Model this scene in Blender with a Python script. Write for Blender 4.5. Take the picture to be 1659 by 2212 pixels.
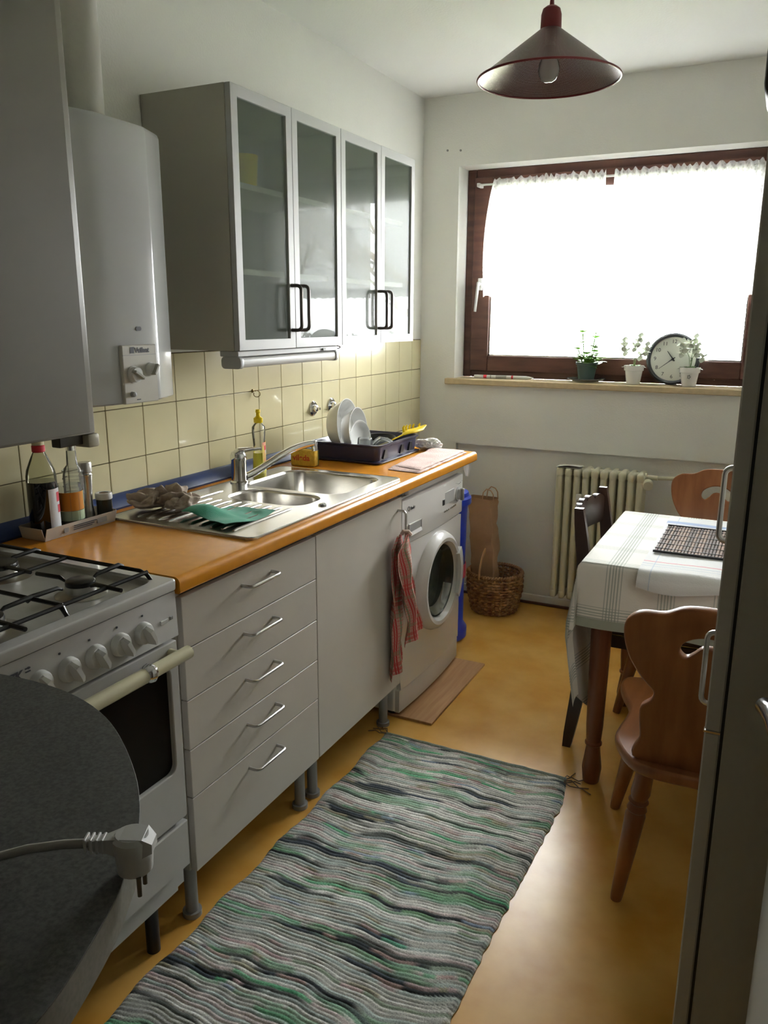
import bpy, bmesh, math, random
from mathutils import Vector, Matrix, noise
random.seed(7)
PI = math.pi
# ------------------------------------------------------------------ camera
scene = bpy.context.scene
COL = scene.collection
for o in list(bpy.data.objects):
    bpy.data.objects.remove(o)
CAM = Vector((1.7174, -2.2832, 1.4655))
rt = Vector((0.8958022, 0.4444348, 0.00401577))
up = Vector((-0.10880678, 0.21053252, 0.97151281))
fw = Vector((-0.43092865, 0.87072026, -0.23695301))
cd = bpy.data.cameras.new('camera')
cam = bpy.data.objects.new('camera', cd)
COL.objects.link(cam)
cd.sensor_fit = 'VERTICAL'
cd.sensor_height = 36.0
cd.lens = 1724.75 * 36.0 / 2212.0
cd.clip_start = 0.02
R = Matrix((rt, up, -fw)).transposed().to_4x4()
cam.matrix_world = Matrix.Translation(CAM) @ R
scene.camera = cam
# ------------------------------------------------------------------ world and light
scene.view_settings.view_transform = 'Standard'
scene.view_settings.look = 'None'
scene.view_settings.gamma = 1.0
scene.view_settings.use_curve_mapping = False
scene.view_settings.exposure = 1.02
SKY = 30.0
w = bpy.data.worlds.new('overcast_sky')
scene.world = w
w.use_nodes = True
nt = w.node_tree
nt.nodes['Background'].inputs[0].default_value = (0.985, 0.995, 1.0, 1)
nt.nodes['Background'].inputs[1].default_value = SKY
ld = bpy.data.lights.new('window_portal', 'AREA')
ld.shape = 'RECTANGLE'
ld.size = 1.45
ld.size_y = 1.0
ld.cycles.is_portal = True
lo = bpy.data.objects.new('window_portal', ld)
COL.objects.link(lo)
lo.location = (0.93, 1.86, 1.68)
lo.rotation_euler = (-PI / 2, 0, 0)

sd_ = bpy.data.lights.new('sun', 'SUN')
sd_.energy = 500.0
sd_.angle = .02
sd_.color = (1.0, .97, .92)
so_ = bpy.data.objects.new('sun', sd_)
COL.objects.link(so_)
so_.rotation_euler = (math.radians(52), 0, math.radians(-25))   # stands behind the house and lights the garden

# ------------------------------------------------------------------ helpers
MW = {}


def tag(o, label=None, cat=None, group=None, kind=None):
    if label: o['label'] = label
    if cat: o['category'] = cat
    if group: o['group'] = group
    if kind: o['kind'] = kind
    return o


def thing(name, label, cat, loc=(0, 0, 0), group=None, rz=0.0, kind=None):
    o = bpy.data.objects.new(name, None)
    o.empty_display_size = 0.05
    COL.objects.link(o)
    o.location = loc
    o.rotation_euler = (0, 0, rz)
    MW[o.name] = Matrix.Translation(loc) @ Matrix.Rotation(rz, 4, 'Z')
    return tag(o, label, cat, group, kind)


def dup(o, parent=None):
    c = o.copy()
    COL.objects.link(c)
    if parent: c.parent = parent
    for ch in list(o.children):
        dup(ch, c)
    return c


def link_mesh(me, name, m, parent=None, smooth=True, ang=32, **kw):
    if smooth:
        me.polygons.foreach_set('use_smooth', [True] * len(me.polygons))
        me.set_sharp_from_angle(angle=math.radians(ang))
    o = bpy.data.objects.new(name, me)
    COL.objects.link(o)
    if m: me.materials.append(m)
    if parent:
        o.parent = parent
        M = MW[parent.name]
        me.transform(M.inverted())
        MW[o.name] = M.copy()
    else:
        MW[o.name] = Matrix.Identity(4)
    return tag(o, kw.get('label'), kw.get('cat'), kw.get('group'), kw.get('kind'))


def rrect(a0, a1, b0, b1, r, n=5):
    pts = []
    for cx, cy, s in ((a1 - r, b1 - r, 0), (a0 + r, b1 - r, 1), (a0 + r, b0 + r, 2), (a1 - r, b0 + r, 3)):
        for i in range(n + 1):
            t = (s + i / n) * PI / 2
            pts.append((cx + r * math.cos(t), cy + r * math.sin(t)))
    return pts


class G:
    def __init__(s):
        s.bm = bmesh.new()
        s.uv = s.bm.loops.layers.uv.new('UVMap')

    def box(s, x0, x1, y0, y1, z0, z1, bev=0.0, seg=1):
        r = bmesh.ops.create_cube(s.bm, size=1)
        vs = r['verts']
        for v in vs:
            v.co = Vector((x0 + (v.co.x + .5) * (x1 - x0), y0 + (v.co.y + .5) * (y1 - y0), z0 + (v.co.z + .5) * (z1 - z0)))
        if bev > 0:
            es = list({e for v in vs for e in v.link_edges})
            bmesh.ops.bevel(s.bm, geom=es, offset=bev, segments=seg, affect='EDGES', profile=0.5)
        return s

    def loops(s, L, cap0=True, cap1=True, closed=True):
        rows = [[s.bm.verts.new(p) for p in l] for l in L]
        n = len(rows[0])
        for a, b in zip(rows[:-1], rows[1:]):
            for i in range(n if closed else n - 1):
                j = (i + 1) % n
                try: s.bm.faces.new((a[i], a[j], b[j], b[i]))
                except ValueError: pass
        if cap0 and closed: s.bm.faces.new(list(reversed(rows[0])))
        if cap1 and closed: s.bm.faces.new(rows[-1])
        return s

    def tube(s, pts, r, n=10, caps=True, flat=None):
        P = [Vector(p) for p in pts]
        rs = r if isinstance(r, (list, tuple)) else [r] * len(P)
        t0 = (P[1] - P[0]).normalized()
        ref = Vector((0, 0, 1)) if abs(t0.z) < .9 else Vector((1, 0, 0))
        u = t0.cross(ref).normalized()
        L = []
        for i, p in enumerate(P):
            a = P[max(i - 1, 0)]
            b = P[min(i + 1, len(P) - 1)]
            t = (b - a).normalized()
            u = (u - t * u.dot(t)).normalized()
            v = t.cross(u)
            k = flat or 1
            L.append([p + (u * math.cos(2 * PI * j / n) + v * math.sin(2 * PI * j / n) * k) * rs[i] for j in range(n)])
        return s.loops(L, caps, caps)

    def cyl(s, a, b, r0, r1=None, n=24):
        return s.tube([a, b], [r0, r0 if r1 is None else r1], n)

    def lathe(s, prof, c=(0, 0, 0), ax=(0, 0, 1), n=32, open_=False):
        ax = Vector(ax).normalized()
        ref = Vector((1, 0, 0)) if abs(ax.x) < .9 else Vector((0, 1, 0))
        u = (ref - ax * ref.dot(ax)).normalized()
        v = ax.cross(u)
        c = Vector(c)
        L = []
        for r, z in prof:
            r = max(r, 1e-4)
            L.append([c + ax * z + (u * math.cos(2 * PI * j / n) + v * math.sin(2 * PI * j / n)) * r for j in range(n)])
        return s.loops(L, not open_, not open_)

    def prism(s, poly, plane, a0, a1, bev=0.0):
        def mk(p, q):
            if plane == 'xy': return Vector((p[0], p[1], q))
            if plane == 'yz': return Vector((q, p[0], p[1]))
            return Vector((p[0], q, p[1]))
        v0 = [s.bm.verts.new(mk(p, a0)) for p in poly]
        v1 = [s.bm.verts.new(mk(p, a1)) for p in poly]
        fs = [s.bm.faces.new(v0), s.bm.faces.new(v1)]
        n = len(poly)
        for i in range(n):
            fs.append(s.bm.faces.new((v0[i], v0[(i + 1) % n], v1[(i + 1) % n], v1[i])))
        bmesh.ops.recalc_face_normals(s.bm, faces=fs)
        if bev > 0:
            es = [e for e in fs[0].edges] + [e for e in fs[1].edges]
            bmesh.ops.bevel(s.bm, geom=es, offset=bev, segments=2, affect='EDGES', profile=0.5)
        return s

    def grid(s, f, nu, nv, uv=None):
        V = [[s.bm.verts.new(f(i / nu, j / nv)) for j in range(nv + 1)] for i in range(nu + 1)]
        for i in range(nu):
            for j in range(nv):
                fc = s.bm.faces.new((V[i][j], V[i + 1][j], V[i + 1][j + 1], V[i][j + 1]))
                if uv:
                    for lp, (a, b) in zip(fc.loops, ((i, j), (i + 1, j), (i + 1, j + 1), (i, j + 1))):
                        lp[s.uv].uv = uv(a / nu, b / nv)
        return s

    def sphere(s, c, r, sc=(1, 1, 1), sub=2):
        q = bmesh.ops.create_icosphere(s.bm, subdivisions=sub, radius=r)
        for v in q['verts']:
            v.co = Vector((v.co.x * sc[0], v.co.y * sc[1], v.co.z * sc[2])) + Vector(c)
        return s

    def xf(s, M):
        bmesh.ops.transform(s.bm, matrix=M, verts=s.bm.verts)
        return s

    def build(s, name, m, parent=None, smooth=True, ang=32, recalc=True, **kw):
        if recalc: bmesh.ops.recalc_face_normals(s.bm, faces=s.bm.faces)
        me = bpy.data.meshes.new(name)
        s.bm.to_mesh(me)
        s.bm.free()
        return link_mesh(me, name, m, parent, smooth, ang, **kw)


def plate_mesh(outlines, thick, bev=0.0):
    """flat plate in the local XY plane, centred on z, with holes; returns a mesh"""
    cu = bpy.data.curves.new('plate', 'CURVE')
    cu.dimensions = '2D'
    cu.fill_mode = 'BOTH'
    cu.extrude = max(thick / 2 - bev, 0.0001)
    cu.bevel_depth = bev
    cu.bevel_resolution = 2
    cu.offset = -bev
    for ol in outlines:
        sp = cu.splines.new('POLY')
        sp.points.add(len(ol) - 1)
        for q, p in zip(sp.points, ol): q.co = (p[0], p[1], 0, 1)
        sp.use_cyclic_u = True
    o = bpy.data.objects.new('plate', cu)
    COL.objects.link(o)
    me = bpy.data.meshes.new_from_object(o.evaluated_get(bpy.context.evaluated_depsgraph_get()))
    bpy.data.objects.remove(o)
    bpy.data.curves.remove(cu)
    me.materials.clear()
    return me


def plate(name, outlines, thick, M, m, parent=None, bev=0.0, **kw):
    me = plate_mesh(outlines, thick, bev)
    me.transform(M)
    return link_mesh(me, name, m, parent, **kw)


def frame(u, v, o):
    u = Vector(u).normalized(); v = Vector(v).normalized()
    n = u.cross(v)
    return Matrix.Translation(o) @ Matrix((u, v, n)).transposed().to_4x4()


def lettering(txt, size, u, v, o, m, parent, name='lettering', shear=0.0, bold=0.0, align='LEFT'):
    cu = bpy.data.curves.new('txt', 'FONT')
    cu.body = txt
    cu.size = size
    cu.extrude = 0.0004
    cu.shear = shear
    cu.offset = bold
    cu.align_x = align
    ob = bpy.data.objects.new('txt', cu)
    COL.objects.link(ob)
    me = bpy.data.meshes.new_from_object(ob.evaluated_get(bpy.context.evaluated_depsgraph_get()))
    bpy.data.objects.remove(ob)
    me.materials.clear()
    me.transform(frame(u, v, o))
    return link_mesh(me, name, m, parent, smooth=False)


# ------------------------------------------------------------------ materials
def mat(name, col, rough=0.5, metal=0.0, var=0.0, scale=8.0, bump=0.0, bscale=60.0, coat=0.0, stretch=None, trans=0.0, ior=1.45, sheen=0.0, col2=None, spec=None, coatr=0.03):
    m = bpy.data.materials.new(name)
    m.use_nodes = True
    nt = m.node_tree
    b = nt.nodes['Principled BSDF']
    b.inputs['Roughness'].default_value = rough
    b.inputs['Metallic'].default_value = metal
    b.inputs['Coat Weight'].default_value = coat
    b.inputs['Coat Roughness'].default_value = coatr
    b.inputs['Transmission Weight'].default_value = trans
    b.inputs['IOR'].default_value = ior
    b.inputs['Sheen Weight'].default_value = sheen
    if spec is not None: b.inputs['Specular IOR Level'].default_value = spec
    tc = nt.nodes.new('ShaderNodeTexCoord')
    mp = nt.nodes.new('ShaderNodeMapping')
    nt.links.new(tc.outputs['Object'], mp.inputs[0])
    if stretch: mp.inputs['Scale'].default_value = stretch
    c = (*col, 1)
    if var > 0 or col2:
        n = nt.nodes.new('ShaderNodeTexNoise')
        n.inputs['Scale'].default_value = scale
        n.inputs['Detail'].default_value = 5
        nt.links.new(mp.outputs[0], n.inputs[0])
        cr = nt.nodes.new('ShaderNodeValToRGB')
        cr.color_ramp.elements[0].position = .35
        cr.color_ramp.elements[1].position = .65
        c2 = col2 if col2 else tuple(min(1, x * (1 + var)) for x in col)
        c1 = col if col2 else tuple(x * (1 - var) for x in col)
        cr.color_ramp.elements[0].color = (*c1, 1)
        cr.color_ramp.elements[1].color = (*c2, 1)
        nt.links.new(n.outputs[0], cr.inputs[0])
        nt.links.new(cr.outputs[0], b.inputs['Base Color'])
    else:
        b.inputs['Base Color'].default_value = c
    if bump > 0:
        n2 = nt.nodes.new('ShaderNodeTexNoise')
        n2.inputs['Scale'].default_value = bscale
        n2.inputs['Detail'].default_value = 3
        nt.links.new(mp.outputs[0], n2.inputs[0])
        bp = nt.nodes.new('ShaderNodeBump')
        bp.inputs['Strength'].default_value = bump
        bp.inputs['Distance'].default_value = 0.004
        nt.links.new(n2.outputs[0], bp.inputs['Height'])
        nt.links.new(bp.outputs[0], b.inputs['Normal'])
    return m


def clear_glass(name, tint=(1, 1, 1), rough=0.0, body=0.0, bodycol=(.8, .8, .8), ior=1.5):
    m = bpy.data.materials.new(name)
    m.use_nodes = True
    nt = m.node_tree
    nt.nodes.remove(nt.nodes['Principled BSDF'])
    out = nt.nodes['Material Output']
    tr = nt.nodes.new('ShaderNodeBsdfTransparent'); tr.inputs[0].default_value = (*tint, 1)
    gl = nt.nodes.new('ShaderNodeBsdfGlossy'); gl.inputs['Roughness'].default_value = rough
    fr = nt.nodes.new('ShaderNodeFresnel'); fr.inputs[0].default_value = ior
    mx = nt.nodes.new('ShaderNodeMixShader')
    nt.links.new(fr.outputs[0], mx.inputs[0])
    src = tr
    if body > 0:
        df = nt.nodes.new('ShaderNodeBsdfDiffuse'); df.inputs[0].default_value = (*bodycol, 1)
        m2 = nt.nodes.new('ShaderNodeMixShader'); m2.inputs[0].default_value = body
        nt.links.new(tr.outputs[0], m2.inputs[1]); nt.links.new(df.outputs[0], m2.inputs[2])
        src = m2
    nt.links.new(src.outputs[0], mx.inputs[1]); nt.links.new(gl.outputs[0], mx.inputs[2])
    nt.links.new(mx.outputs[0], out.inputs[0])
    return m


def net_material(name, density, pattern=0.0, col=(.9, .9, .92)):
    m = bpy.data.materials.new(name)
    m.use_nodes = True
    nt = m.node_tree
    nt.nodes.remove(nt.nodes['Principled BSDF'])
    out = nt.nodes['Material Output']
    tr = nt.nodes.new('ShaderNodeBsdfTransparent')
    df = nt.nodes.new('ShaderNodeBsdfDiffuse'); df.inputs[0].default_value = (*col, 1)
    tl = nt.nodes.new('ShaderNodeBsdfTranslucent'); tl.inputs[0].default_value = (*col, 1)
    a = nt.nodes.new('ShaderNodeMixShader'); a.inputs[0].default_value = .45
    nt.links.new(df.outputs[0], a.inputs[1]); nt.links.new(tl.outputs[0], a.inputs[2])
    mx = nt.nodes.new('ShaderNodeMixShader'); mx.inputs[0].default_value = density
    if pattern:
        tc = nt.nodes.new('ShaderNodeTexCoord')
        vo = nt.nodes.new('ShaderNodeTexVoronoi'); vo.inputs['Scale'].default_value = 70
        nt.links.new(tc.outputs['Object'], vo.inputs['Vector'])
        mr = nt.nodes.new('ShaderNodeMapRange')
        mr.inputs[1].default_value = .25; mr.inputs[2].default_value = .45
        mr.inputs[3].default_value = density - pattern; mr.inputs[4].default_value = density + pattern
        nt.links.new(vo.outputs['Distance'], mr.inputs[0])
        nt.links.new(mr.outputs[0], mx.inputs[0])
    nt.links.new(tr.outputs[0], mx.inputs[1]); nt.links.new(a.outputs[0], mx.inputs[2])
    nt.links.new(mx.outputs[0], out.inputs[0])
    return m


def stripes_material(name, base, defs, rough=.85, weave=0.25):
    """woven cloth: defs = list of (axis 0/1 in UV metres, centre, halfwidth, colour)"""
    m = bpy.data.materials.new(name)
    m.use_nodes = True
    nt = m.node_tree
    b = nt.nodes['Principled BSDF']
    b.inputs['Roughness'].default_value = rough
    b.inputs['Specular IOR Level'].default_value = .2
    uv = nt.nodes.new('ShaderNodeUVMap'); uv.uv_map = 'UVMap'
    sp = nt.nodes.new('ShaderNodeSeparateXYZ')
    nt.links.new(uv.outputs[0], sp.inputs[0])
    cur = None
    for ax, c, hw, col, per in defs:
        src = sp.outputs[ax]
        if per:
            pm = nt.nodes.new('ShaderNodeMath'); pm.operation = 'PINGPONG'
            pm.inputs[1].default_value = per / 2
            nt.links.new(src, pm.inputs[0]); src = pm.outputs[0]
        d = nt.nodes.new('ShaderNodeMath'); d.operation = 'COMPARE'
        d.inputs[1].default_value = c; d.inputs[2].default_value = hw
        nt.links.new(src, d.inputs[0])
        mul = nt.nodes.new('ShaderNodeMath'); mul.operation = 'MULTIPLY'; mul.inputs[1].default_value = col[3] if len(col) > 3 else 1
        nt.links.new(d.outputs[0], mul.inputs[0])
        mx = nt.nodes.new('ShaderNodeMix'); mx.data_type = 'RGBA'
        nt.links.new(mul.outputs[0], mx.inputs[0])
        if cur: nt.links.new(cur, mx.inputs[6])
        else: mx.inputs[6].default_value = (*base, 1)
        mx.inputs[7].default_value = (*col[:3], 1)
        cur = mx.outputs[2]
    if cur: nt.links.new(cur, b.inputs['Base Color'])
    else: b.inputs['Base Color'].default_value = (*base, 1)
    n2 = nt.nodes.new('ShaderNodeTexNoise'); n2.inputs['Scale'].default_value = 250
    nt.links.new(uv.outputs[0], n2.inputs[0])
    bp = nt.nodes.new('ShaderNodeBump'); bp.inputs['Strength'].default_value = weave; bp.inputs['Distance'].default_value = .002
    nt.links.new(n2.outputs[0], bp.inputs['Height']); nt.links.new(bp.outputs[0], b.inputs['Normal'])
    return m


M_wall = mat('wall_paint', (.78, .775, .725), .9, var=.02, scale=3, bump=.25, bscale=140)
M_hall = mat('hall_wallpaper', (.22, .20, .165), .9)
M_ceil = mat('ceiling_paint', (.82, .82, .79), .9, bump=.2, bscale=120)
M_floor = mat('ochre_linoleum', (.64, .31, .045), .30, scale=5.5, col2=(.76, .44, .11), bump=.06, bscale=30)
M_tile = mat('cream_tile', (.72, .66, .42), .18, var=.03, scale=3, coat=.4, bump=.03, bscale=12)
M_grout = mat('brown_grout', (.10, .075, .03), .9)
M_white = mat('white_laminate', (.56, .52, .465), .42, var=.015, bump=.05, bscale=300)
M_carc = mat('white_melamine', (.46, .44, .37), .45)
M_grey = mat('grey_plastic', (.30, .30, .29), .5)
M_orange = mat('orange_worktop', (.68, .27, .018), .26, var=.05, scale=30, coat=.2, coatr=.15)
M_blue = mat('blue_laminate', (.022, .045, .15), .4)
M_steel = mat('brushed_steel', (.58, .56, .52), .24, 1, bump=.04, bscale=80, stretch=(1, .08, 1))
M_chrome = mat('chrome', (.75, .75, .75), .08, 1)
M_satin = mat('satin_metal', (.55, .54, .52), .3, 1)
M_alu = mat('pale_aluminium', (.46, .465, .46), .5, .1)
M_brownmetal = mat('dark_bronze', (.10, .085, .075), .35, .6)
M_dark = mat('black_enamel', (.012, .012, .012), .3)
M_black = mat('black_plastic', (.02, .02, .022), .4)
M_enamel = mat('white_enamel', (.53, .525, .51), .2, var=.03, scale=5, coat=.3)
M_washer = mat('lit_washer_white', (.72, .70, .68), .25, coat=.3)  # lighter copy of the white enamel, window light put into the colour
M_boiler = mat('shaded_boiler_enamel', (.41, .415, .405), .2, coat=.3)  # darker copy of the white enamel, shade away from the window painted in
M_filler = mat('lit_white_board', (.74, .71, .67), .4)  # lighter than the cabinet white, brightness from the window put into the colour
M_hob = mat('grey_white_enamel', (.50, .50, .47), .28, scale=9, col2=(.40, .39, .35))
M_cream = mat('cream_plastic', (.62, .58, .40), .28)
M_wood = mat('brown_frame_wood', (.065, .024, .017), .4, scale=6, col2=(.11, .045, .03), stretch=(1, 1, 6), bump=.05)
M_oak = mat('chair_wood', (.24, .085, .027), .36, scale=5, col2=(.34, .13, .045), stretch=(6, 1, 1), bump=.04, coat=.2)
M_tleg = mat('table_wood', (.17, .055, .022), .36, scale=5, col2=(.24, .085, .035), stretch=(6, 6, .6))
M_dwood = mat('black_stained_wood', (.035, .022, .018), .3, scale=5, col2=(.06, .03, .022))
M_plank = mat('beech_laminate', (.46, .24, .10), .55, scale=4, col2=(.56, .32, .15), stretch=(14, 1, 1))
M_sill = mat('beige_stone_sill', (.55, .43, .26), .45, var=.06, scale=40)
M_rad = mat('cream_radiator_paint', (.62, .59, .43), .4)
M_speck = mat('grey_speckled_laminate', (.048, .048, .044), .5, scale=230, col2=(.095, .095, .087))
M_speckedge = mat('grey_edge_band', (.17, .165, .14), .5, scale=200, col2=(.21, .2, .17))
M_pwhite = mat('white_plastic', (.62, .62, .60), .35)
M_ceram = mat('white_ceramic', (.80, .80, .78), .15, coat=.3)
M_rack = mat('navy_plastic', (.035, .035, .075), .32)
M_yellow = mat('yellow_plastic', (.85, .62, .01), .35)
M_green = mat('green_microfibre', (.0, .30, .17), .9, bump=.4, bscale=400, sheen=.3)
M_bluebin = mat('blue_plastic', (.02, .05, .48), .3)
M_red = mat('red_plastic', (.45, .02, .05), .4)
M_paper = mat('brown_paper', (.46, .28, .155), .75, var=.12, scale=9, bump=.6, bscale=14)
M_wick = mat('wicker', (.46, .25, .10), .6, scale=25, col2=(.22, .10, .045))
M_lampred = mat('red_lamp_plastic', (.15, .012, .015), .45)
M_towelp = mat('pale_pink_terry', (.72, .53, .48), .95, var=.08, scale=14, bump=.8, bscale=220)
M_wcloth = mat('white_cloth', (.82, .82, .82), .95, bump=.3, bscale=200)
M_rag = mat('beige_rag', (.36, .28, .22), .95, scale=16, col2=(.50, .42, .35), bump=.4, bscale=150)
M_card = mat('printed_cardboard', (.55, .50, .44), .7, var=.05, scale=20)
M_ink = mat('dark_ink', (.06, .06, .07), .6)
M_redink = mat('red_ink', (.55, .03, .05), .6)
M_soy = mat('dark_soy_glass', (.008, .006, .005), .06, coat=.5)
M_spout = mat('pale_plastic_cap', (.55, .50, .32), .35)
M_label = mat('white_label', (.62, .62, .64), .5)
M_olabel = mat('orange_label', (.62, .24, .02), .45)
M_glabel = mat('green_label', (.38, .46, .30), .5)
M_bottle = clear_glass('bottle_glass', (.90, .90, .80), body=.18, bodycol=(.40, .40, .27), ior=1.18)
M_soapglass = clear_glass('soap_bottle_plastic', (.97, .97, .95), body=.10, bodycol=(.85, .85, .8), ior=1.18)
M_cglass = clear_glass('clear_glassware', (.93, .95, .95), body=.16, ior=1.25)
M_pane = clear_glass('window_glass', (.96, .97, .97))
M_soapliq = mat('yellow_dish_soap', (.90, .85, .02), .2)
M_sponge = mat('yellow_sponge', (.62, .40, .05), .95, var=.12, scale=60, bump=.8, bscale=120)
M_sponged = mat('orange_scouring_face', (.50, .30, .06), .95, var=.15, scale=80, bump=.8, bscale=200)
M_leaf = mat('green_leaf', (.16, .34, .03), .5, var=.2, scale=20)
M_leafd = mat('grey_green_leaf', (.12, .20, .07), .5)
M_petal = mat('white_petal', (.72, .76, .66), .6)
M_potd = mat('dark_green_pot', (.04, .07, .06), .45)
M_clockface = mat('clock_face', (.72, .73, .66), .5)
M_drum = mat('washer_glass', (.020, .024, .020), .12, spec=.35)
M_drumin = mat('washer_bowl_steel', (.32, .34, .33), .2, .9)
M_net = net_material('net_curtain', .62, .15)
M_netd = net_material('net_curtain_header', .72, .12)
M_bark = mat('bark', (.10, .08, .06), .9)
M_hedge = mat('hedge_leaf', (.085, .11, .05), .8, var=.3, scale=6)
M_ground = mat('garden_ground', (.72, .73, .70), .95, var=.2, scale=1.5)
M_cord = mat('cord_grey', (.35, .34, .31), .5)
M_oven = mat('black_oven_glass', (.008, .007, .006), .3, spec=.15)


def frosted():
    m = bpy.data.materials.new('frosted_cabinet_glass')
    m.use_nodes = True
    nt = m.node_tree
    b = nt.nodes['Principled BSDF']
    b.inputs['Base Color'].default_value = (.60, .66, .60, 1)
    b.inputs['Transmission Weight'].default_value = .88
    b.inputs['Roughness'].default_value = .22
    b.inputs['IOR'].default_value = 1.07
    b.inputs['Coat Weight'].default_value = .26
    b.inputs['Coat Roughness'].default_value = .01
    b.inputs['Coat IOR'].default_value = 1.32
    return m


M_frost = frosted()
# ================================================================== the setting
D = 1.613      # back wall plane
XR = 2.27      # right wall plane
YF = -2.20     # wall with the doorway the picture is taken from
ZC = 2.50
G().box(-.05, XR + .05, -4.2, D + .15, -.08, 0).build('floor', M_floor, kind='structure')
G().box(-.15, XR + .15, -4.2, D + .30, ZC, ZC + .12).build('ceiling', M_ceil, kind='structure')
wl = G().box(-.15, -.009, -4.2, D + .30, 0, ZC).build('wall_left', M_wall, kind='structure')
# plaster above the tiles stands flush with the tiles
G().box(-.009, 0, YF, D, 1.356, ZC).build('plaster', M_wall, wl)
G().box(-.0089, -.003, YF, D, 0, 1.356).build('grout_bed', M_grout, wl)
tm = None
rows = [1.204 + .15 * (1 - k) for k in range(4)]
for zt in rows:
    for i in range(-11, 11):
        y0 = i * .15
        y1 = min(y0 + .15, D)
        if y1 - y0 < .149:
            G().box(-.006, 0, y0 + .0012, y1 - .001, zt - .1488, zt - .0012, .0012).build('tile', M_tile, wl)
            continue
        if tm is None:
            t = G().box(-.006, 0, .0012, .1488, -.1488, -.0012, .0012).build('tile', M_tile, wl)
            tm = t.data
        else:
            t = bpy.data.objects.new('tile', tm)
            COL.objects.link(t)
            t.parent = wl
        t.location = (0, y0, zt)
        t.rotation_euler = (0, random.uniform(-.003, .003), 0)
# back wall with the window opening and the shallow radiator niche
WX0, WX1, WZ0, WZ1 = .19, 1.70, 1.155, 2.18
wb = G()
wb.box(-.15, WX0, D, D + .30, 0, ZC)
wb.box(WX1, XR + .15, D, D + .30, 0, ZC)
wb.box(WX0, WX1, D, D + .30, WZ1, ZC)
wb.box(WX0, WX1, D, D + .30, .825, WZ0 - .022)
wb.box(WX0, .209, D, D + .3, 0, .825)
wb.box(.209, WX1, D + .035, D + .30, 0, .825)
wb = wb.build('wall_back', M_wall, kind='structure')
for x, z in ((.127, 2.256), (.195, 2.251)):
    G().lathe([(0, 0), (.005, 0), (.005, .003), (.002, .004), (0, .004)], (x, D, z), (0, -1, 0), 12).build('wall_plug', M_grey, wb)
G().box(XR, XR + .15, -4.2, D + .30, 0, ZC).build('wall_right', M_wall, kind='structure')
wf = G()
wf.box(-.1, .93, YF - .12, YF, 0, ZC)
wf.box(1.80, XR, YF - .12, YF, 0, ZC)
wf.box(.93, 1.80, YF - .12, YF, 2.03, ZC)
wf.build('wall_front', M_hall, kind='structure')
G().box(-.1, XR, -4.2, -4.1, 0, ZC).build('wall_hall', M_hall, kind='structure')
bb = G().box(.209, XR, D + .022, D + .035, 0, .050, .003).build('baseboard_back', M_wall, kind='structure')
G().box(.209, XR - .014, D + .012, D + .0218, 0, .014, .003).build('floor_strip', M_wood, bb)
G().box(XR - .013, XR, -.55, D, 0, .055, .003).build('baseboard_right', M_wood, kind='structure')
G().box(.149, 1.86, D - .035, D + .13, WZ0 - .022, WZ0 + .008, .004).build('trim_1', M_sill, kind='structure')
# ---- window
wn = thing('window_1', None, None, (.93, D + .16, WZ0), kind='structure')
yo0, yo1 = D + .125, D + .20


def ringframe(name, x0, x1, z0, z1, wl_, wr_, wb_, wt_, ya, yb, m, par):
    g = G()
    g.box(x0, x0 + wl_, ya, yb, z0, z1, .004)
    g.box(x1 - wr_, x1, ya, yb, z0, z1, .004)
    g.box(x0 + wl_, x1 - wr_, ya, yb, z0, z0 + wb_, .004)
    g.box(x0 + wl_, x1 - wr_, ya, yb, z1 - wt_, z1, .004)
    return g.build(name, m, par)


ringframe('outer_frame', WX0, 1.69, WZ0 + .008, WZ1, .045, .045, .035, .045, yo0, yo1 + .03, M_wood, wn)
sash = ringframe('sash', .232, 1.65, WZ0 + .04, 2.14, .095, .115, .08, .075, yo0 - .018, yo1, M_wood, wn)
g = G()
for a in (('x', .327, .334), ('x', 1.53, 1.537)):
    g.box(a[1], a[2], yo0 + .0, yo0 + .02, 1.276, 2.066)
g.box(.327, 1.537, yo0, yo0 + .02, 1.274, 1.281)
g.build('glazing_bead', M_steel, sash)
G().box(.325, 1.54, D + .160, D + .166, 1.27, 2.07).build('pane', M_pane, wn)
g = G()
g.box(.268, .292, yo0 - .030, yo0 - .017, 1.60, 1.66, .003)
g.cyl((.28, yo0 - .03, 1.63), (.28, yo0 - .055, 1.63), .009)
g.tube([(.281, yo0 - .055, 1.64), (.276, yo0 - .058, 1.58), (.268, yo0 - .058, 1.495)], [.010, .010, .009], 12, flat=.7)
g.build('window_handle', M_pwhite, wn)
# ---- curtains on their rod
rod = thing('curtain_rod', 'thin white curtain rod across the top of the window', 'rod', (.9, 1.672, 2.097))
G().cyl((.27, 1.672, 2.097), (1.62, 1.672, 2.097), .005, n=12).build('rod', M_pwhite, rod)
for x in (.272, 1.615):
    G().box(x - .008, x + .008, 1.664, yo0 - .017, 2.088, 2.106, .002).build('bracket', M_pwhite, rod)


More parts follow.
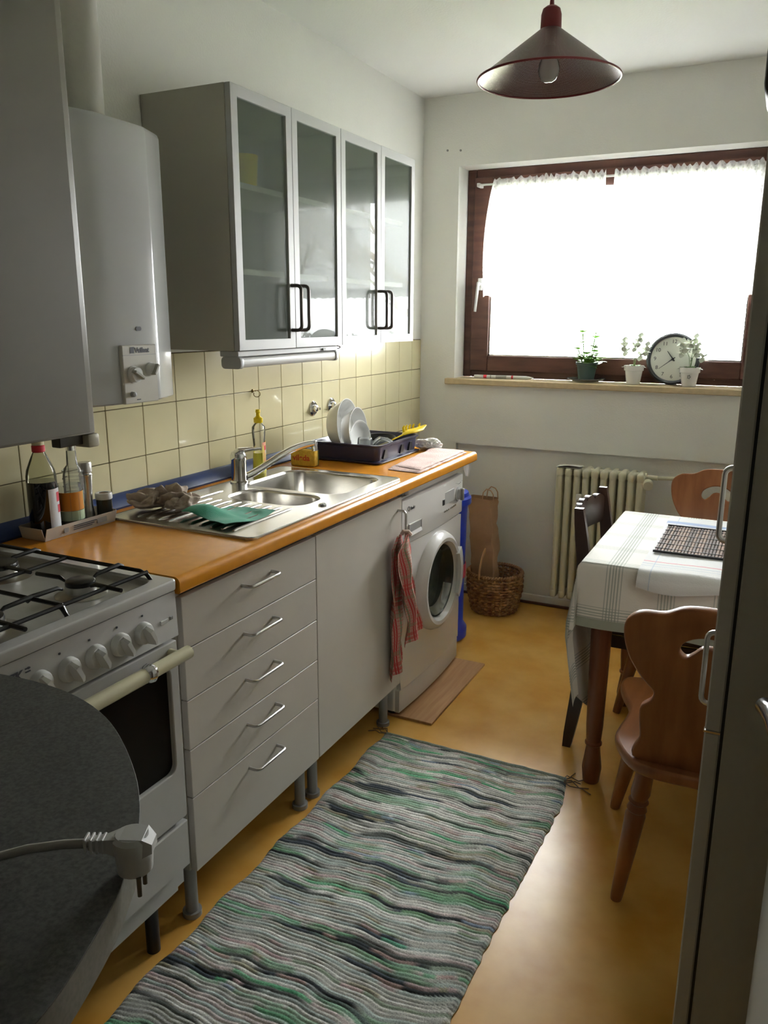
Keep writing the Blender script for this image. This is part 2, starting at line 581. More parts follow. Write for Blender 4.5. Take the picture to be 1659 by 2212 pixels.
def curtain(x0t, x1t, x0b, x1b, zb, n, seed, label):
    c = thing('net_curtain', label, 'curtain', ((x0t + x1t) / 2, 1.672, 2.1), 'net curtains at the window')

    def f(u, v, hi=2.118, lo=zb):
        z = hi + (lo - hi) * v
        xt = x0t + (x1t - x0t) * u
        xb = x0b + (x1b - x0b) * u
        k = (2.118 - z) / (2.118 - zb)
        x = xt + (xb - xt) * (k ** .6)
        a = .010 * (1 - .3 * k)
        y = 1.660 - .012 * k + a * math.sin(u * n * 2 * PI + 2.2 * math.sin(u * 9 + seed)) + .004 * math.sin(u * n * 5 + seed)
        x -= .020 * math.sin(PI * min(1, k)) * max(0, 1 - u * 6) * (1 if seed == 1 else 0)
        if k < .12: z += (.006 * math.sin(u * n * 2 * PI + 3 * math.sin(u * 13)) + .010 * noise.noise(Vector((u * 34, seed, 2)))) * (1 - k / .12)
        return Vector((x, y, z + (.008 * abs(math.sin(u * 40)) if v > .99 and lo == zb else 0)))
    G().grid(lambda u, v: f(u, v, 2.118, 2.055), 160, 6).build('header', M_netd, c, recalc=False)
    G().grid(lambda u, v: f(u, v, 2.055, zb), 160, 26).build('panel', M_net, c, recalc=False)
    G().grid(lambda u, v: f(u, v, zb + .055, zb) + Vector((0, -.002, 0)), 160, 4).build('lace_border', M_net, c, recalc=False)
    return c


curtain(.350, .890, .318, .90, 1.565, 17, 1, 'left of two white net curtains, gathered on the rod with lacy edge')
curtain(.930, 1.56, .925, 1.56, 1.56, 20, 4, 'right of two white net curtains, reaching the right window frame')

# ---- garden outside (shows in the cupboard glass)
G().box(-14, 16, 1.95, 30, -2.6, -2.5).build('garden_ground', M_ground, kind='structure')


def tree(x, y, h, seed, label):
    t = thing('garden_tree', label, 'tree', (x, y, -2.5), 'bare trees outside the window')
    rnd = random.Random(seed)
    g = G()

    def br(p, d, L, r, k):
        q = p + d * L
        mid = (p + q) / 2 + Vector((rnd.uniform(-1, 1), rnd.uniform(-1, 1), 0)) * L * .06
        g.tube([p, mid, q], [r, r * .85, r * .68], 6)
        if k == 0: return
        for _ in range(3 if k > 1 else 4):
            dd = (d + Vector((rnd.uniform(-1, 1), rnd.uniform(-1, 1), rnd.uniform(-.3, .7))) * .75).normalized()
            br(p + (q - p) * rnd.uniform(.55, 1), dd, L * rnd.uniform(.6, .8), r * .55, k - 1)
    br(Vector((x, y, -2.5)), Vector((0, 0, 1)), h, .13, 4)
    g.build('trunk', M_bark, t)


tree(-3.4, 9.5, 2.6, 3, 'leftmost bare garden tree beyond the window')
tree(3.0, 9.6, 2.9, 8, 'middle bare garden tree beyond the window')
tree(8.6, 9.5, 3.0, 15, 'rightmost bare garden tree beyond the window')
hd = thing('hedge', 'low green hedge in the garden beyond the window', 'hedge', (2, 6, -2.5))
g = G()
rnd = random.Random(5)
for k in range(900):
    x = rnd.uniform(-4, 9); y = rnd.uniform(5.0, 5.9); z = rnd.uniform(-2.4, 0.55 + .3 * math.sin(x * 2.1) + .15 * math.sin(x * 5))
    g.sphere((x, y, z), rnd.uniform(.12, .24), (1, .8, .7), 1)
g.build('foliage', M_hedge, hd, smooth=False)
G().cyl((2, 5.5, -2.5), (2, 5.5, .4), .09, .05, 8).build('stem', M_bark, hd)

# ================================================================== base units
ZW = .923
wt = thing('worktop', 'orange laminate worktop with rounded front edge running along the tiled wall', 'worktop', (.3, -.1, .885))
hole = rrect(.10, .56, -.45, .135, .03)
g0 = plate_mesh([[(.012, -1.022), (.578, -1.022), (.578, .833), (.012, .833)], hole], .038)
g0.transform(Matrix.Translation((0, 0, ZW - .019)))
g = G()
g.bm.from_mesh(g0)
prof = [(.578, ZW - .038)]
for i in range(9):
    t = -PI / 2 + PI / 2 * i / 8
    prof.append((.599 + .008 * math.cos(t), ZW - .030 + .008 * math.sin(t)))
for i in range(9):
    t = PI / 2 * i / 8
    prof.append((.591 + .016 * math.cos(t), ZW - .016 + .016 * math.sin(t)))
prof.append((.578, ZW))
g.prism([(p[0], p[1]) for p in prof], 'xz', -1.022, .833)
g.build('top', M_orange, wt, ang=40)
up_ = G()
up_.prism([(.001, ZW), (.038, ZW), (.040, ZW + .006), (.030, ZW + .022), (.012, ZW + .036), (.001, ZW + .038)], 'xz', -1.022, .833)
up_.build('upstand', M_blue, wt, label='blue laminate strip between worktop and tiles')


def bow_handle(g, a, b, n, out=.032, r=.0045):
    a = Vector(a); b = Vector(b); n = Vector(n).normalized()
    d = (b - a).normalized()
    pts = [a, a + n * (out * .6)]
    for i in range(1, 5):
        t = PI / 2 * i / 4
        c = a + n * (out * .6) + d * (out * .4)
        pts.append(c + (n * math.sin(t) - d * math.cos(t)) * out * .4)
    for i in range(0, 5):
        t = PI / 2 * i / 4
        c = b + n * (out * .6) - d * (out * .4)
        pts.append(c + (n * math.cos(t) + d * math.sin(t)) * out * .4)
    pts.append(b)
    g.tube(pts, r, 10)
    return g


def legs(root, xs, ys, m=M_grey):
    for x in xs:
        for y in ys:
            g = G()
            g.cyl((x, y, .012), (x, y, .16), .016)
            g.cyl((x, y, 0), (x, y, .014), .024)
            g.cyl((x, y, .146), (x, y, .16), .026)
            g.build('leg', m, root)


XF = .576
dc = thing('drawer_cabinet', 'white base cabinet with five drawers beside the stove', 'cabinet', (.3, -.7, 0))
g = G()
g.box(.02, XF - .019, -.990, -.972, .16, .884)
g.box(.02, XF - .019, -.431, -.413, .16, .884)
g.box(.02, XF - .019, -.972, -.431, .16, .178)
g.box(.02, .03, -.972, -.431, .178, .884)
g.box(.03, XF - .03, -.972, -.431, .866, .884)
g.build('carcass', M_carc, dc, smooth=False)
zb = [.735, .610, .485, .360, .160]
zt = [.862, .735, .610, .485, .360]
for k in range(5):
    d = G().box(XF - .018, XF, -.986, -.4145, zb[k] + .0012, zt[k] - .0012, .0012).build('drawer', M_white, dc)
    zh = zt[k] - .040
    bow_handle(G(), (XF - .001, -.764, zh), (XF - .001, -.636, zh), (1, 0, 0)).build('handle', M_satin, d)
legs(dc, (.08, .525), (-.955, -.448))

sc = thing('sink_cabinet', 'white single-door base cabinet under the sink', 'cabinet', (.3, -.12, 0))
g = G()
g.box(.02, XF - .019, -.4125, -.395, .16, .884)
g.box(.02, XF - .019, .145, .163, .16, .884)
g.box(.02, XF - .019, -.395, .145, .16, .178)
g.box(.02, .03, -.395, .145, .178, .70)
g.build('carcass', M_carc, sc, smooth=False)
d = G().box(XF - .018, XF, -.4115, .161, .162, .862, .0015).build('door', M_white, sc)
bow_handle(G(), (XF - .001, .130, .820), (XF - .001, .130, .690), (1, 0, 0)).build('handle', M_satin, d)
legs(sc, (.08, .525), (-.375, .125))

# ---- sink
sk = thing('kitchen_sink', 'stainless steel inset sink with two bowls and ribbed drainer', 'sink', (.33, -.28, ZW))
SX0, SX1, SY0, SY1 = .085, .578, -.715, .160
big = rrect(.155, .525, -.185, .125, .06, 8)
# the small half bowl in front of the mixer
small = rrect(.215, .500, -.375, -.215, .06, 8)
out = rrect(SX0, SX1, SY0, SY1, .025, 5)
plate('deck', [out, big, small], .004, Matrix.Translation((0, 0, ZW + .0045)), M_steel, sk, bev=.0012)
g = G()
cx, cy = (SX0 + SX1) / 2, (SY0 + SY1) / 2
L = []
for s_, z in ((1, .0005), (1, .004), (.992, .0075), (.984, .006)):
    L.append([Vector((cx + (p[0] - cx) * s_, cy + (p[1] - cy) * (s_ + (1 - s_) * .4), ZW + z)) for p in out])
g.loops(L, False, False)
g.build('raised_rim', M_steel, sk)


def bowl(name, o, depth):
    g = G()
    cx = sum(p[0] for p in o) / len(o); cy = sum(p[1] for p in o) / len(o)
    L = []
    for s_, z in ((1.03, .0062), (1.0, .004), (.985, -.004), (.965, -depth * .8), (.93, -depth * .95), (.82, -depth), (.15, -depth - .004)):
        L.append([Vector((cx + (p[0] - cx) * s_, cy + (p[1] - cy) * s_, ZW + z)) for p in o])
    g.loops(L, False, True)
    b = g.build(name, M_steel, sk, ang=60)
    G().lathe([(.0, .002), (.012, .002), (.020, .004), (.036, .003), (.040, .0)], (cx, cy, ZW - depth - .004), n=24).build('drain', M_chrome, b)
    return b


bowl('large_bowl', big, .15)
bowl('small_bowl', small, .12)
g = G()
for k in range(10):
    x = .165 + k * .036
    y1 = -.40 if .2 < x < .52 else -.30
    g.tube([(x, -.675, ZW + .005), (x, -.66, ZW + .0075), (x, y1 - .02, ZW + .0075), (x, y1, ZW + .005)], .0045, 8, flat=.9)
g.build('drainer_ribs', M_steel, sk, kind='stuff')
G().lathe([(.013, 0), (.013, .004), (.009, .006), (0, .006)], (.545, -.32, ZW + .006), n=20).build('drain_button', M_chrome, sk)

# ---- mixer tap
fa = thing('mixer_tap', 'chrome single-lever mixer tap behind the sink', 'tap', (.125, -.165, ZW))
tx, ty = .128, -.160
g = G()
g.lathe([(.030, .004), (.030, .010), (.025, .014), (.025, .080), (.027, .084), (.027, .098), (.022, .108), (.0, .110)], (tx, ty, ZW), n=28)
g.build('body', M_chrome, fa)
g = G()
g.tube([(tx - .012, ty - .005, ZW + .100), (tx, ty, ZW + .112), (tx + .02, ty + .03, ZW + .114), (tx + .035, ty + .075, ZW + .112)], [.018, .020, .014, .008], 14, flat=.55)
g.build('lever', M_chrome, fa)
g = G()
pts = []
P0, P1, P2, P3 = Vector((tx + .01, ty + .02, ZW + .022)), Vector((tx + .02, ty + .11, ZW + .028)), Vector((tx + .055, ty + .19, ZW + .105)), Vector((tx + .09, ty + .335, ZW + .098))
for i in range(15):
    t = i / 14
    pts.append(P0 * (1 - t) ** 3 + P1 * 3 * t * (1 - t) ** 2 + P2 * 3 * t * t * (1 - t) + P3 * t ** 3)
g.tube(pts, [.013] * 4 + [.012] * 11, 14)
g.cyl(P3 + Vector((0, -.004, .008)), P3 + Vector((.003, .0, -.026)), .013, .012, 16)
g.build('spout', M_chrome, fa)

# ---- washing machine
wm = thing('washing_machine', 'white front-loading washing machine under the worktop', 'washing machine', (.3, .48, .012))
WMX = .565
y0, y1 = .185, .783
g = G()
sec = rrect(.03, WMX - .020, y0, y1, .012, 4)
g.loops([[Vector((p[0], p[1], z)) for p in sec] for z in (.028, .842)])
g.build('housing', M_washer, wm)
g = G()


def fx(y, base):  # gently bowed front
    return base + .014 * (1 - ((y - .484) / .3) ** 2)


def bowed(zlo, zhi, base, bev=.004, n=16, ya=.19, yb=.779):
    g = G()
    P = [(base - .02, ya)]
    P += [(fx(ya + (yb - ya) * i / n, base), ya + (yb - ya) * i / n) for i in range(n + 1)]
    P += [(base - .02, yb)]
    return g.prism(P, 'xy', zlo, zhi, bev)


bowed(.675, .838, WMX).build('control_panel', M_washer, wm)
WB = WMX - .003
PC = (.490, .462)
rings = [[], [], [], [], []]
for i in range(72):
    t = 2 * PI * i / 72
    c, s = math.cos(t), math.sin(t)
    k = min(((.779 if c > 0 else .19) - PC[0]) / c if abs(c) > 1e-6 else 9, ((.6735 if s > 0 else .115) - PC[1]) / s if abs(s) > 1e-6 else 9)
    oy, oz = PC[0] + c * k, PC[1] + s * k
    rings[0].append(Vector((WB - .019, oy, oz)))
    rings[1].append(Vector((fx(oy, WB), oy, oz)))
    my, mz = PC[0] + c * .19, PC[1] + s * .19
    rings[2].append(Vector((fx(my, WB), my, mz)))
    iy, iz = PC[0] + c * .150, PC[1] + s * .150
    rings[3].append(Vector((fx(iy, WB), iy, iz)))
    rings[4].append(Vector((WB - .016, iy, iz)))
G().loops(rings, False, False).build('front_panel', M_washer, wm)
bowed(.022, .112, WMX - .006).build('kick_plate', M_washer, wm)
for y in (.22, .74):
    for x in (.08, .52):
        G().cyl((x, y, .0105), (x, y, .03), .02).build('foot', M_black, wm)
DC = Vector((WMX + .004, .490, .462))
dr = G()
dr.lathe([(.196, 0), (.197, .014), (.188, .032), (.172, .042), (.158, .040), (.147, .020), (.143, .010)], DC, (1, 0, 0), 56, open_=True)
dr = dr.build('door_ring', M_washer, wm)
G().lathe([(.146, .016), (.143, .024), (.137, .012), (.126, -.004), (.100, -.015), (.06, -.019), (.0, -.0205)], DC, (1, 0, 0), 48, open_=True).build('door_glass', M_drum, dr)
g = G()
for a0, a1 in ((3.55, 5.9),):
    L = []
    for i in range(17):
        t = a0 + (a1 - a0) * i / 16
        c, s = math.cos(t), math.sin(t)
        L.append([DC + Vector((.020, c * .139, s * .139)), DC + Vector((.002, c * .124, s * .124)), DC + Vector((-.004, c * .108, s * .108)), DC + Vector((-.006, c * .128, s * .128))])
    g.loops(L)
g.build('bowl_rim', M_drumin, dr, label='pale steel rim inside the door glass')
g = G()
L = []
for i in range(9):
    t = -.62 + 1.15 * i / 8
    c, s = math.cos(t), math.sin(t)
    L.append([DC + Vector((xo, c * r_, s * r_)) for r_, xo in ((.150, .038), (.192, .030), (.196, .046), (.155, .052))])
g.loops(L)
g.build('door_handle', M_pwhite, dr)
kx = fx(.715, WMX)
g = G()
g.lathe([(.030, 0), (.030, .004), (.024, .006), (.022, .016), (.0, .017)], (kx, .712, .765), (1, 0, 0), 28)
k_ = g.build('selector_knob', M_alu, wm)
G().box(kx + .012, kx + .028, .705, .719, .740, .790, .003).build('grip', M_grey, k_)
G().box(fx(.55, WMX) - .002, fx(.55, WMX) + .002, .532, .552, .752, .776, .001).build('display', M_black, wm)
G().box(fx(.6, WMX) - .004, fx(.6, WMX) + .0015, .556, .655, .750, .800, .001).build('program_panel', M_alu, wm)
for i in range(7):
    yb_ = .545 + i * .0205
    G().box(fx(yb_, WMX) - .002, fx(yb_, WMX) + .004, yb_, yb_ + .012, .722, .729, .001).build('button', M_chrome, wm)
g = G()
xx = fx(.34, WMX) - .004
g.box(xx - .001, xx + .005, .235, .335, .700, .703)
g.box(xx - .001, xx + .005, .235, .335, .743, .746)
g.box(xx - .001, xx + .005, .232, .235, .700, .746)
g.box(xx - .001, xx + .006, .335, .338, .700, .746)
dd = g.build('detergent_drawer', M_washer, wm)
G().box(xx + .0002, xx + .0045, .2355, .3345, .7035, .7425).build('grip_recess', M_grey, dd)
G().prism([(xx + .0045, .7035), (xx + .009, .7035), (xx + .0045, .716)], 'xz', .236, .334).build('grip_lip', M_washer, dd)
lettering('Bauknecht', .0165, (0, 1, 0), (0, 0, 1), (fx(.26, WMX) + .0012, .246, .797), M_ink, wm, bold=.0002)
G().lathe([(.009, 0), (.009, .001), (.0065, .001), (.0065, 0)], (fx(.23, WMX) + .001, .234, .803), (1, 0, 0), 20, open_=True).build('logo', M_ink, wm)
for i in range(8):
    G().box(fx(.7, WMX) - .001, fx(.7, WMX) + .0012, .655 + i * .014, .662 + i * .014, .808 + .004 * math.sin(i), .8105 + .004 * math.sin(i)).build('printed_mark', M_grey, wm)

fp = thing('filler_panel', 'white filler board between worktop and washing machine', 'panel', (.45, .5, .845))
G().box(.54, .556, .262, .815, .845, .884, .001).build('board', M_filler, fp)
G().box(.15, .54, .245, .262, .845, .884, .001).build('return_board', M_grey, fp)
pk = thing('floor_plank', 'thin beech laminate plank under the front of the washing machine', 'plank', (.6, .49, 0))
G().box(.50, .690, .195, .785, .0, .010, .0015).build('board', M_plank, pk)

# ================================================================== stove
SV0, SV1, SF = -1.540, -1.030, .600
st = thing('gas_stove', 'white freestanding gas stove with five knobs and black oven window', 'stove', (.3, -1.28, 0))
g = G()
g.box(.02, SF - .025, SV0, SV1, .165, .885, .003)
g.build('housing', M_enamel, st)
for x in (.08, .52):
    for y in (SV0 + .06, SV1 - .06):
        G().cyl((x, y, 0), (x, y, .168), .016).build('foot', M_black, st)
g = G()
rim = rrect(.01, SF + .006, SV0 - .004, SV1 + .002, .012, 4)
inn = rrect(.055, SF - .032, SV0 + .03, SV1 - .03, .03, 5)
plate('hob_rim', [rim, inn], .024, Matrix.Translation((0, 0, .911)), M_enamel, st, bev=.004)
g = G()
ic = ((.055 + SF - .032) / 2, (SV0 + SV1) / 2)
L = [[Vector((ic[0] + (p[0] - ic[0]) * s_, ic[1] + (p[1] - ic[1]) * s_, z)) for p in inn] for s_, z in ((1.01, .921), (.985, .911), (.95, .909), (.2, .911))]
g.loops(L, False, True)
g.build('hob_plate', M_hob, st, ang=60)
g = G()
g.prism([(SF - .03, .796), (SF + .004, .796), (SF + .001, .897), (SF - .03, .897)], 'xz', SV0 + .002, SV1 - .002, .002)
cp = g.build('control_panel', M_enamel, st)
for y in (-1.137, -1.201, -1.265, -1.329, -1.393):
    g = G()
    g.lathe([(.024, 0), (.023, .008), (.020, .013), (.017, .014), (0, .014)], (SF + .002, y, .838), (1, 0, 0), 26)
    kb = g.build('knob', M_pwhite, st)
    g = G()
    ax = Vector((0, .35, -.94)).normalized()
    sd = ax.cross(Vector((1, 0, 0)))
    c = Vector((SF + .012, y, .838))
    L = []
    for t, wv, hx in ((-.018, .006, .008), (-.010, .0085, .020), (.012, .0075, .024), (.023, .004, .020)):
        L.append([c + ax * t + sd * wv, c + ax * t + sd * wv * .55 + Vector((hx, 0, 0)), c + ax * t - sd * wv * .55 + Vector((hx, 0, 0)), c + ax * t - sd * wv])
    g.loops(L)
    g.build('grip', M_pwhite, kb)
for y in (-1.135, -1.205, -1.275, -1.345, -1.412):
    G().box(SF + .001, SF + .0035, y - .0018, y + .0018, .873, .8765).build('printed_mark', M_ink, st)
for zz in (.868, .874):
    G().box(SF + .001, SF + .0038, -1.419, -1.409, zz, zz + .0018).build('printed_mark', M_ink, st)
G().box(SF + .002, SF + .006, -1.086, -1.062, .836, .845, .001).build('button', M_pwhite, st)
G().box(SF + .002, SF + .005, -1.056, -1.047, .838, .846, .001).build('button', M_grey, st)
lettering('ITZK', .021, (0, 1, 0), (0, 0, 1), (SF + .0042, -1.430, .862), M_ink, st, shear=.3, bold=.0009, align='RIGHT')
# burners
for (x, y, r) in ((.470, -1.165, .030), (.215, -1.160, .043), (.470, -1.400, .043), (.215, -1.405, .030)):
    g = G()
    g.lathe([(r * 1.75, 0), (r * 1.5, .004), (r * 1.15, .005), (r * 1.02, .007), (r * 1.02, .021), (0, .021)], (x, y, .910), n=32)
    b_ = g.build('burner', M_satin, st)
    G().lathe([(r * .98, .0), (r, .004), (r * .97, .009), (r * .85, .011), (0, .011)], (x, y, .931), n=32).build('burner_cap', M_dark, b_)
# pan supports
for ya, yb in ((-1.285, -1.058), (-1.512, -1.285)):
    g = G()
    x0, x1 = .072, .562
    z = .938
    r = .0045
    if ya > -1.3:
        g.tube([(x0, ya, .915), (x0 + .01, ya, z), (x1 - .01, ya, z), (x1, ya, .915)], r, 8)
    g.tube([(x0, yb, .915), (x0 + .012, yb, z), (x1 - .03, yb, z), (x1 - .012, yb, z - .006), (x1 + .003, yb, .915)], r, 8)
    if ya < -1.3:
        g.tube([(x0, ya, .915), (x0 + .012, ya, z), (x1 - .012, ya, z), (x1, ya, .915)], r, 8)
    for xx in (x0 + .012, x1 - .012, (x0 + x1) / 2):
        g.tube([(xx, ya, z), (xx, yb, z)], r, 8)
    ym = (ya + yb) / 2
    for bx in (.215, .470):
        for s_ in (-1, 1):
            g.tube([(bx + s_ * .118, ym, z), (bx + s_ * .05, ym, z + .002), (bx + s_ * .036, ym, z - .004)], [r, r * 1.1, r * .6], 8)
        for yy, s_ in ((ya, 1), (yb, -1)):
            g.tube([(bx, yy - s_ * .012, z - .002), (bx, yy, z + .004), (bx, ym - s_ * .052, z + .002), (bx, ym - s_ * .04, z - .004)], [r, r * 1.2, r, r * .6], 8)
    g.build('pan_support', M_dark, st)
# oven door
od = plate('oven_door', [rrect(SV0 + .004, SV1 - .006, .356, .787, .006, 2), rrect(SV0 + .05, SV1 - .032, .480, .735, .022, 5)], .030,
           frame((0, 1, 0), (0, 0, 1), (SF - .014, 0, 0)), M_enamel, st, bev=.003)
G().box(SF - .020, SF - .010, SV0 + .04, SV1 - .025, .47, .745).build('oven_window', M_oven, od)
g = G()
g.cyl((SF + .034, SV0 + .01, .765), (SF + .034, SV1 - .135, .765), .0155, n=20)
g.cyl((SF + .034, SV1 - .127, .765), (SF + .034, SV1 - .008, .765), .0145, n=20)
g.cyl((SF, SV1 - .03, .765), (SF + .034, SV1 - .03, .765), .009, n=12)
g.cyl((SF, SV0 + .03, .765), (SF + .034, SV0 + .03, .765), .009, n=12)
hh = g.build('oven_handle', M_cream, od)
G().lathe([(.015, -.016), (.019, -.010), (.021, 0), (.017, .008), (.013, .010)], (SF + .034, SV1 - .128, .765), (0, 1, 0), 24).build('collar', M_chrome, hh)
G().box(SF - .025, SF + .002, SV0 + .004, SV1 - .006, .228, .346, .003).build('storage_drawer', M_enamel, st)
G().box(SF - .06, SF - .018, SV0 + .01, SV1 - .03, .165, .224, .002).build('kick_plate', M_enamel, st)
# ================================================================== wall units
CX = .314
ZB, ZT = 1.369, 2.073


def glass_unit(y0, y1, label, first):
    u = thing('wall_cabinet', label, 'cabinet', (.15, (y0 + y1) / 2, ZB), 'glass-fronted wall cabinets')
    xb = CX - .020
    g = G()
    g.box(.002, xb, y0, y0 + .017, ZB, ZT, .001)
    g.box(.002, xb, y1 - .017, y1, ZB, ZT, .001)
    g.box(.002, xb, y0 + .017, y1 - .017, ZB, ZB + .017)
    g.box(.002, xb, y0 + .017, y1 - .017, ZT - .017, ZT)
    g.box(.002, .008, y0 + .017, y1 - .017, ZB + .017, ZT - .017)
    g.build('carcass', M_carc, u, smooth=False)
    for z in (1.585, 1.822):
        G().box(.008, xb - .025, y0 + .018, y1 - .018, z, z + .016).build('shelf', M_white, u)
    ym = (y0 + y1) / 2
    for a, b, hy in ((y0, ym, ym - .022), (ym, y1, ym + .022)):
        a += .001; b -= .001
        fr = plate('door_frame', [[(a, ZB + .001), (b, ZB + .001), (b, ZT - .001), (a, ZT - .001)], [(a + .030, ZB + .031), (b - .030, ZB + .031), (b - .030, ZT - .031), (a + .030, ZT - .031)]],
                   .018, frame((0, 1, 0), (0, 0, 1), (CX - .0095, 0, 0)), M_alu, u, bev=.001)
        fr.name = 'door'
        MW[fr.name] = MW[u.name]
        G().box(CX - .011, CX - .006, a + .028, b - .028, ZB + .029, ZT - .029).build('pane', M_frost, fr)
        bow_handle(G(), (CX, hy, 1.560), (CX, hy, 1.425), (1, 0, 0), .036, .0055).build('handle', M_brownmetal, fr)
    return u


glass_unit(-.3815, .2185, 'left glass-fronted wall cabinet, above the sink drainer', True)
glass_unit(.2195, .8195, 'right glass-fronted wall cabinet, nearer the window', False)
cup = thing('yellow_cup', 'blurred yellow cup behind the first frosted door', 'cup', (.215, -.19, 1.838))
G().lathe([(.0, 0), (.034, 0), (.040, .09), (.037, .09), (.031, .006), (0, .006)], (.215, -.190, 1.838), n=24).build('bowl', M_yellow, cup)
# light under the first cabinet
ul = thing('under_cabinet_light', 'white tube light under the glass-fronted wall cabinets', 'light', (.27, -.1, 1.32))
G().box(.235, .30, -.372, .205, 1.352, 1.3685, .002).build('housing', M_alu, ul)
g = G()
g.prism(rrect(.240, .303, 1.320, 1.350, .011, 5), 'xz', -.352, .188)
g.build('diffuser', M_pwhite, ul, ang=50)
for ya, yb in ((-.368, -.352), (.188, .202)):
    G().prism(rrect(.236, .306, 1.317, 1.352, .012, 5), 'xz', ya, yb, .001).build('end_cap', M_alu, ul, ang=50)
G().box(.300, .306, .10, .118, 1.3545, 1.3625, .001).build('switch', M_grey, ul)
G().tube([(.27, .204, 1.362), (.285, .235, 1.3665), (.29, .248, 1.362), (.28, .250, 1.357), (.27, .204, 1.356)], .0018, 8).build('wire', M_brownmetal, ul)

# ---- gas water heater
wh = thing('water_heater', 'white wall-hung gas water heater with two knobs and a flue pipe', 'water heater', (.14, -.77, 1.257))
BX = .29
prof = [(.001, -.945), (.245, -.945), (.275, -.92), (.287, -.88)]
prof += [(BX + .004 * math.sin(PI * i / 8), -.88 + .185 * i / 8) for i in range(1, 8)]
prof += [(BX, -.695), (BX - .0008, -.690), (BX - .003, -.6855), (.2565, -.606), (.252, -.601), (.246, -.600), (.001, -.600)]
g = G()
L = []
for z, k in ((1.258, 0.985), (1.262, 1), (1.893, 1), (1.903, .985)):
    L.append([Vector((p[0] * k, -.77 + (p[1] + .77) * (1 - (1 - k) * .5), z)) for p in prof])
g.loops(L)
g.build('casing', M_boiler, wh, ang=25)
pa = G().box(BX - .01, BX + .012, -.829, -.712, 1.258, 1.398, .002).build('control_panel', mat('warm_grey_plastic', (.50, .48, .42), .4), wh)
G().box(BX + .0105, BX + .0128, -.828, -.713, 1.3735, 1.3747).build('groove', M_grey, pa)
lettering('Vaillant', .0165, (0, 1, 0), (0, 0, 1), (BX + .0124, -.787, 1.380), M_ink, pa, bold=.0006)
G().box(BX + .0115, BX + .0128, -.803, -.790, 1.3785, 1.3935).build('logo', M_ink, pa)
for y, z, r, an in ((-.797, 1.328, .0185, 1.05), (-.738, 1.338, .015, -.6)):
    g = G()
    g.lathe([(r * 1.12, 0), (r * 1.12, .002), (r, .003), (r * .93, .016), (0, .017)], (BX + .0115, y, z), (1, 0, 0), 26)
    kb = g.build('knob', M_pwhite, pa)
    g = G().box(-.003, .012, -.0042, .0042, -r * .98, r * .98, .002)
    g.xf(Matrix.Translation((BX + .024, y, z)) @ Matrix.Rotation(an, 4, 'X'))
    g.build('grip', mat('knob_grip_' + ('large' if r > .017 else 'small'), (.36, .35, .30), .4), kb)
G().lathe([(.007, 0), (.006, .010), (0, .012)], (BX + .0115, -.805, 1.281), (1, 0, 0), 18).build('button', M_grey, pa)
G().box(BX + .0115, BX + .0127, -.790, -.777, 1.266, 1.268).build('printed_mark', M_ink, pa)
G().prism(rrect(-.770, -.752, 1.431, 1.441, .0045, 4), 'yz', BX - .006, BX + .0052).build('viewing_window', M_black, wh)
g = G()
g.lathe([(.055, 1.900), (.055, 1.93), (.047, 1.935), (.047, 2.49), (.062, 2.492), (.062, 2.4995)], (.145, -.735, 0), n=32)
g.build('flue_pipe', mat('painted_pipe', (.50, .49, .44), .35, bump=.5, bscale=25), wh)

# ---- cabinet above the stove (its door fills the upper left corner)
hc = thing('hood_cabinet', 'tall white wall cabinet above the stove, cut by the left picture edge', 'cabinet', (.16, -1.26, 1.207))
g = G()
g.box(.002, .309, -1.56, -.962, 1.212, 2.30, .001)
g.build('carcass', M_carc, hc, smooth=False)
g = G().box(.311, .330, -1.56, -.957, 1.207, 2.30, .005, 2)
g.build('door', mat('shaded_beige_door', (.150, .140, .110), .38), hc)  # door colour darkened, the shade of this corner is painted in
G().box(.3295, .3312, -1.56, -.974, 1.212, 2.295, .0006).build('door_panel', mat('shaded_beige_panel', (.150, .140, .110), .45), hc)  # same painted-in shade as the door
sr = thing('hood_slide_rail', 'dark rail with beige end cap under the cabinet above the stove', 'rail', (.3, -1.2, 1.18))
G().box(.285, .312, -1.045, -.975, 1.183, 1.2115, .002).build('rail', mat('dark_brown_metal', (.05, .045, .035), .4), sr)
G().box(.28, .330, -.980, -.946, 1.176, 1.2065, .005, 2).build('end_cap', mat('beige_end_cap', (.38, .35, .26), .45), sr)

# ---- hooks and wall fittings on the tiles
hk = thing('wall_hook', 'small brass cup hook in the tile joint above the soap bottle', 'hook', (.0, .11, 1.204))
g = G()
g.lathe([(.007, 0), (.006, .003), (.0025, .005), (0, .005)], (0, .11, 1.205), (1, 0, 0), 14)
pts = [(.004, .11, 1.205), (.014, .112, 1.205)]
for i in range(11):
    t = PI * .5 - i * PI * 1.6 / 10
    pts.append((.014 + .008 * (1 - 0) + .008 * math.cos(t + PI / 2 * 0) - .008, .112 + i * .001 + .012 * math.cos(t), 1.195 + .012 * math.sin(t)))
g.tube(pts, .0015, 8)
g.build('hook', mat('old_brass', (.22, .15, .05), .4, .8), hk)
for y, lab in ((.526, 'round chrome wall fitting on the tiles left of the white dishes'), (.674, 'round chrome wall fitting half hidden behind the white dishes')):
    vf = thing('wall_fitting', lab, 'fitting', (0, y, 1.102), 'chrome fittings on the tiles')
    g = G().lathe([(.030, 0), (.030, .004), (.024, .009), (.014, .010), (.013, .020), (.008, .023), (0, .023)], (0, y, 1.102), (1, 0, 0), 28)
    g.build('rosette', M_chrome, vf)
    G().cyl((.020, y, 1.102), (.034, y, 1.102), .0055, n=14).build('stub', M_chrome, vf)

# ================================================================== things on the worktop
Z = ZW + .0008


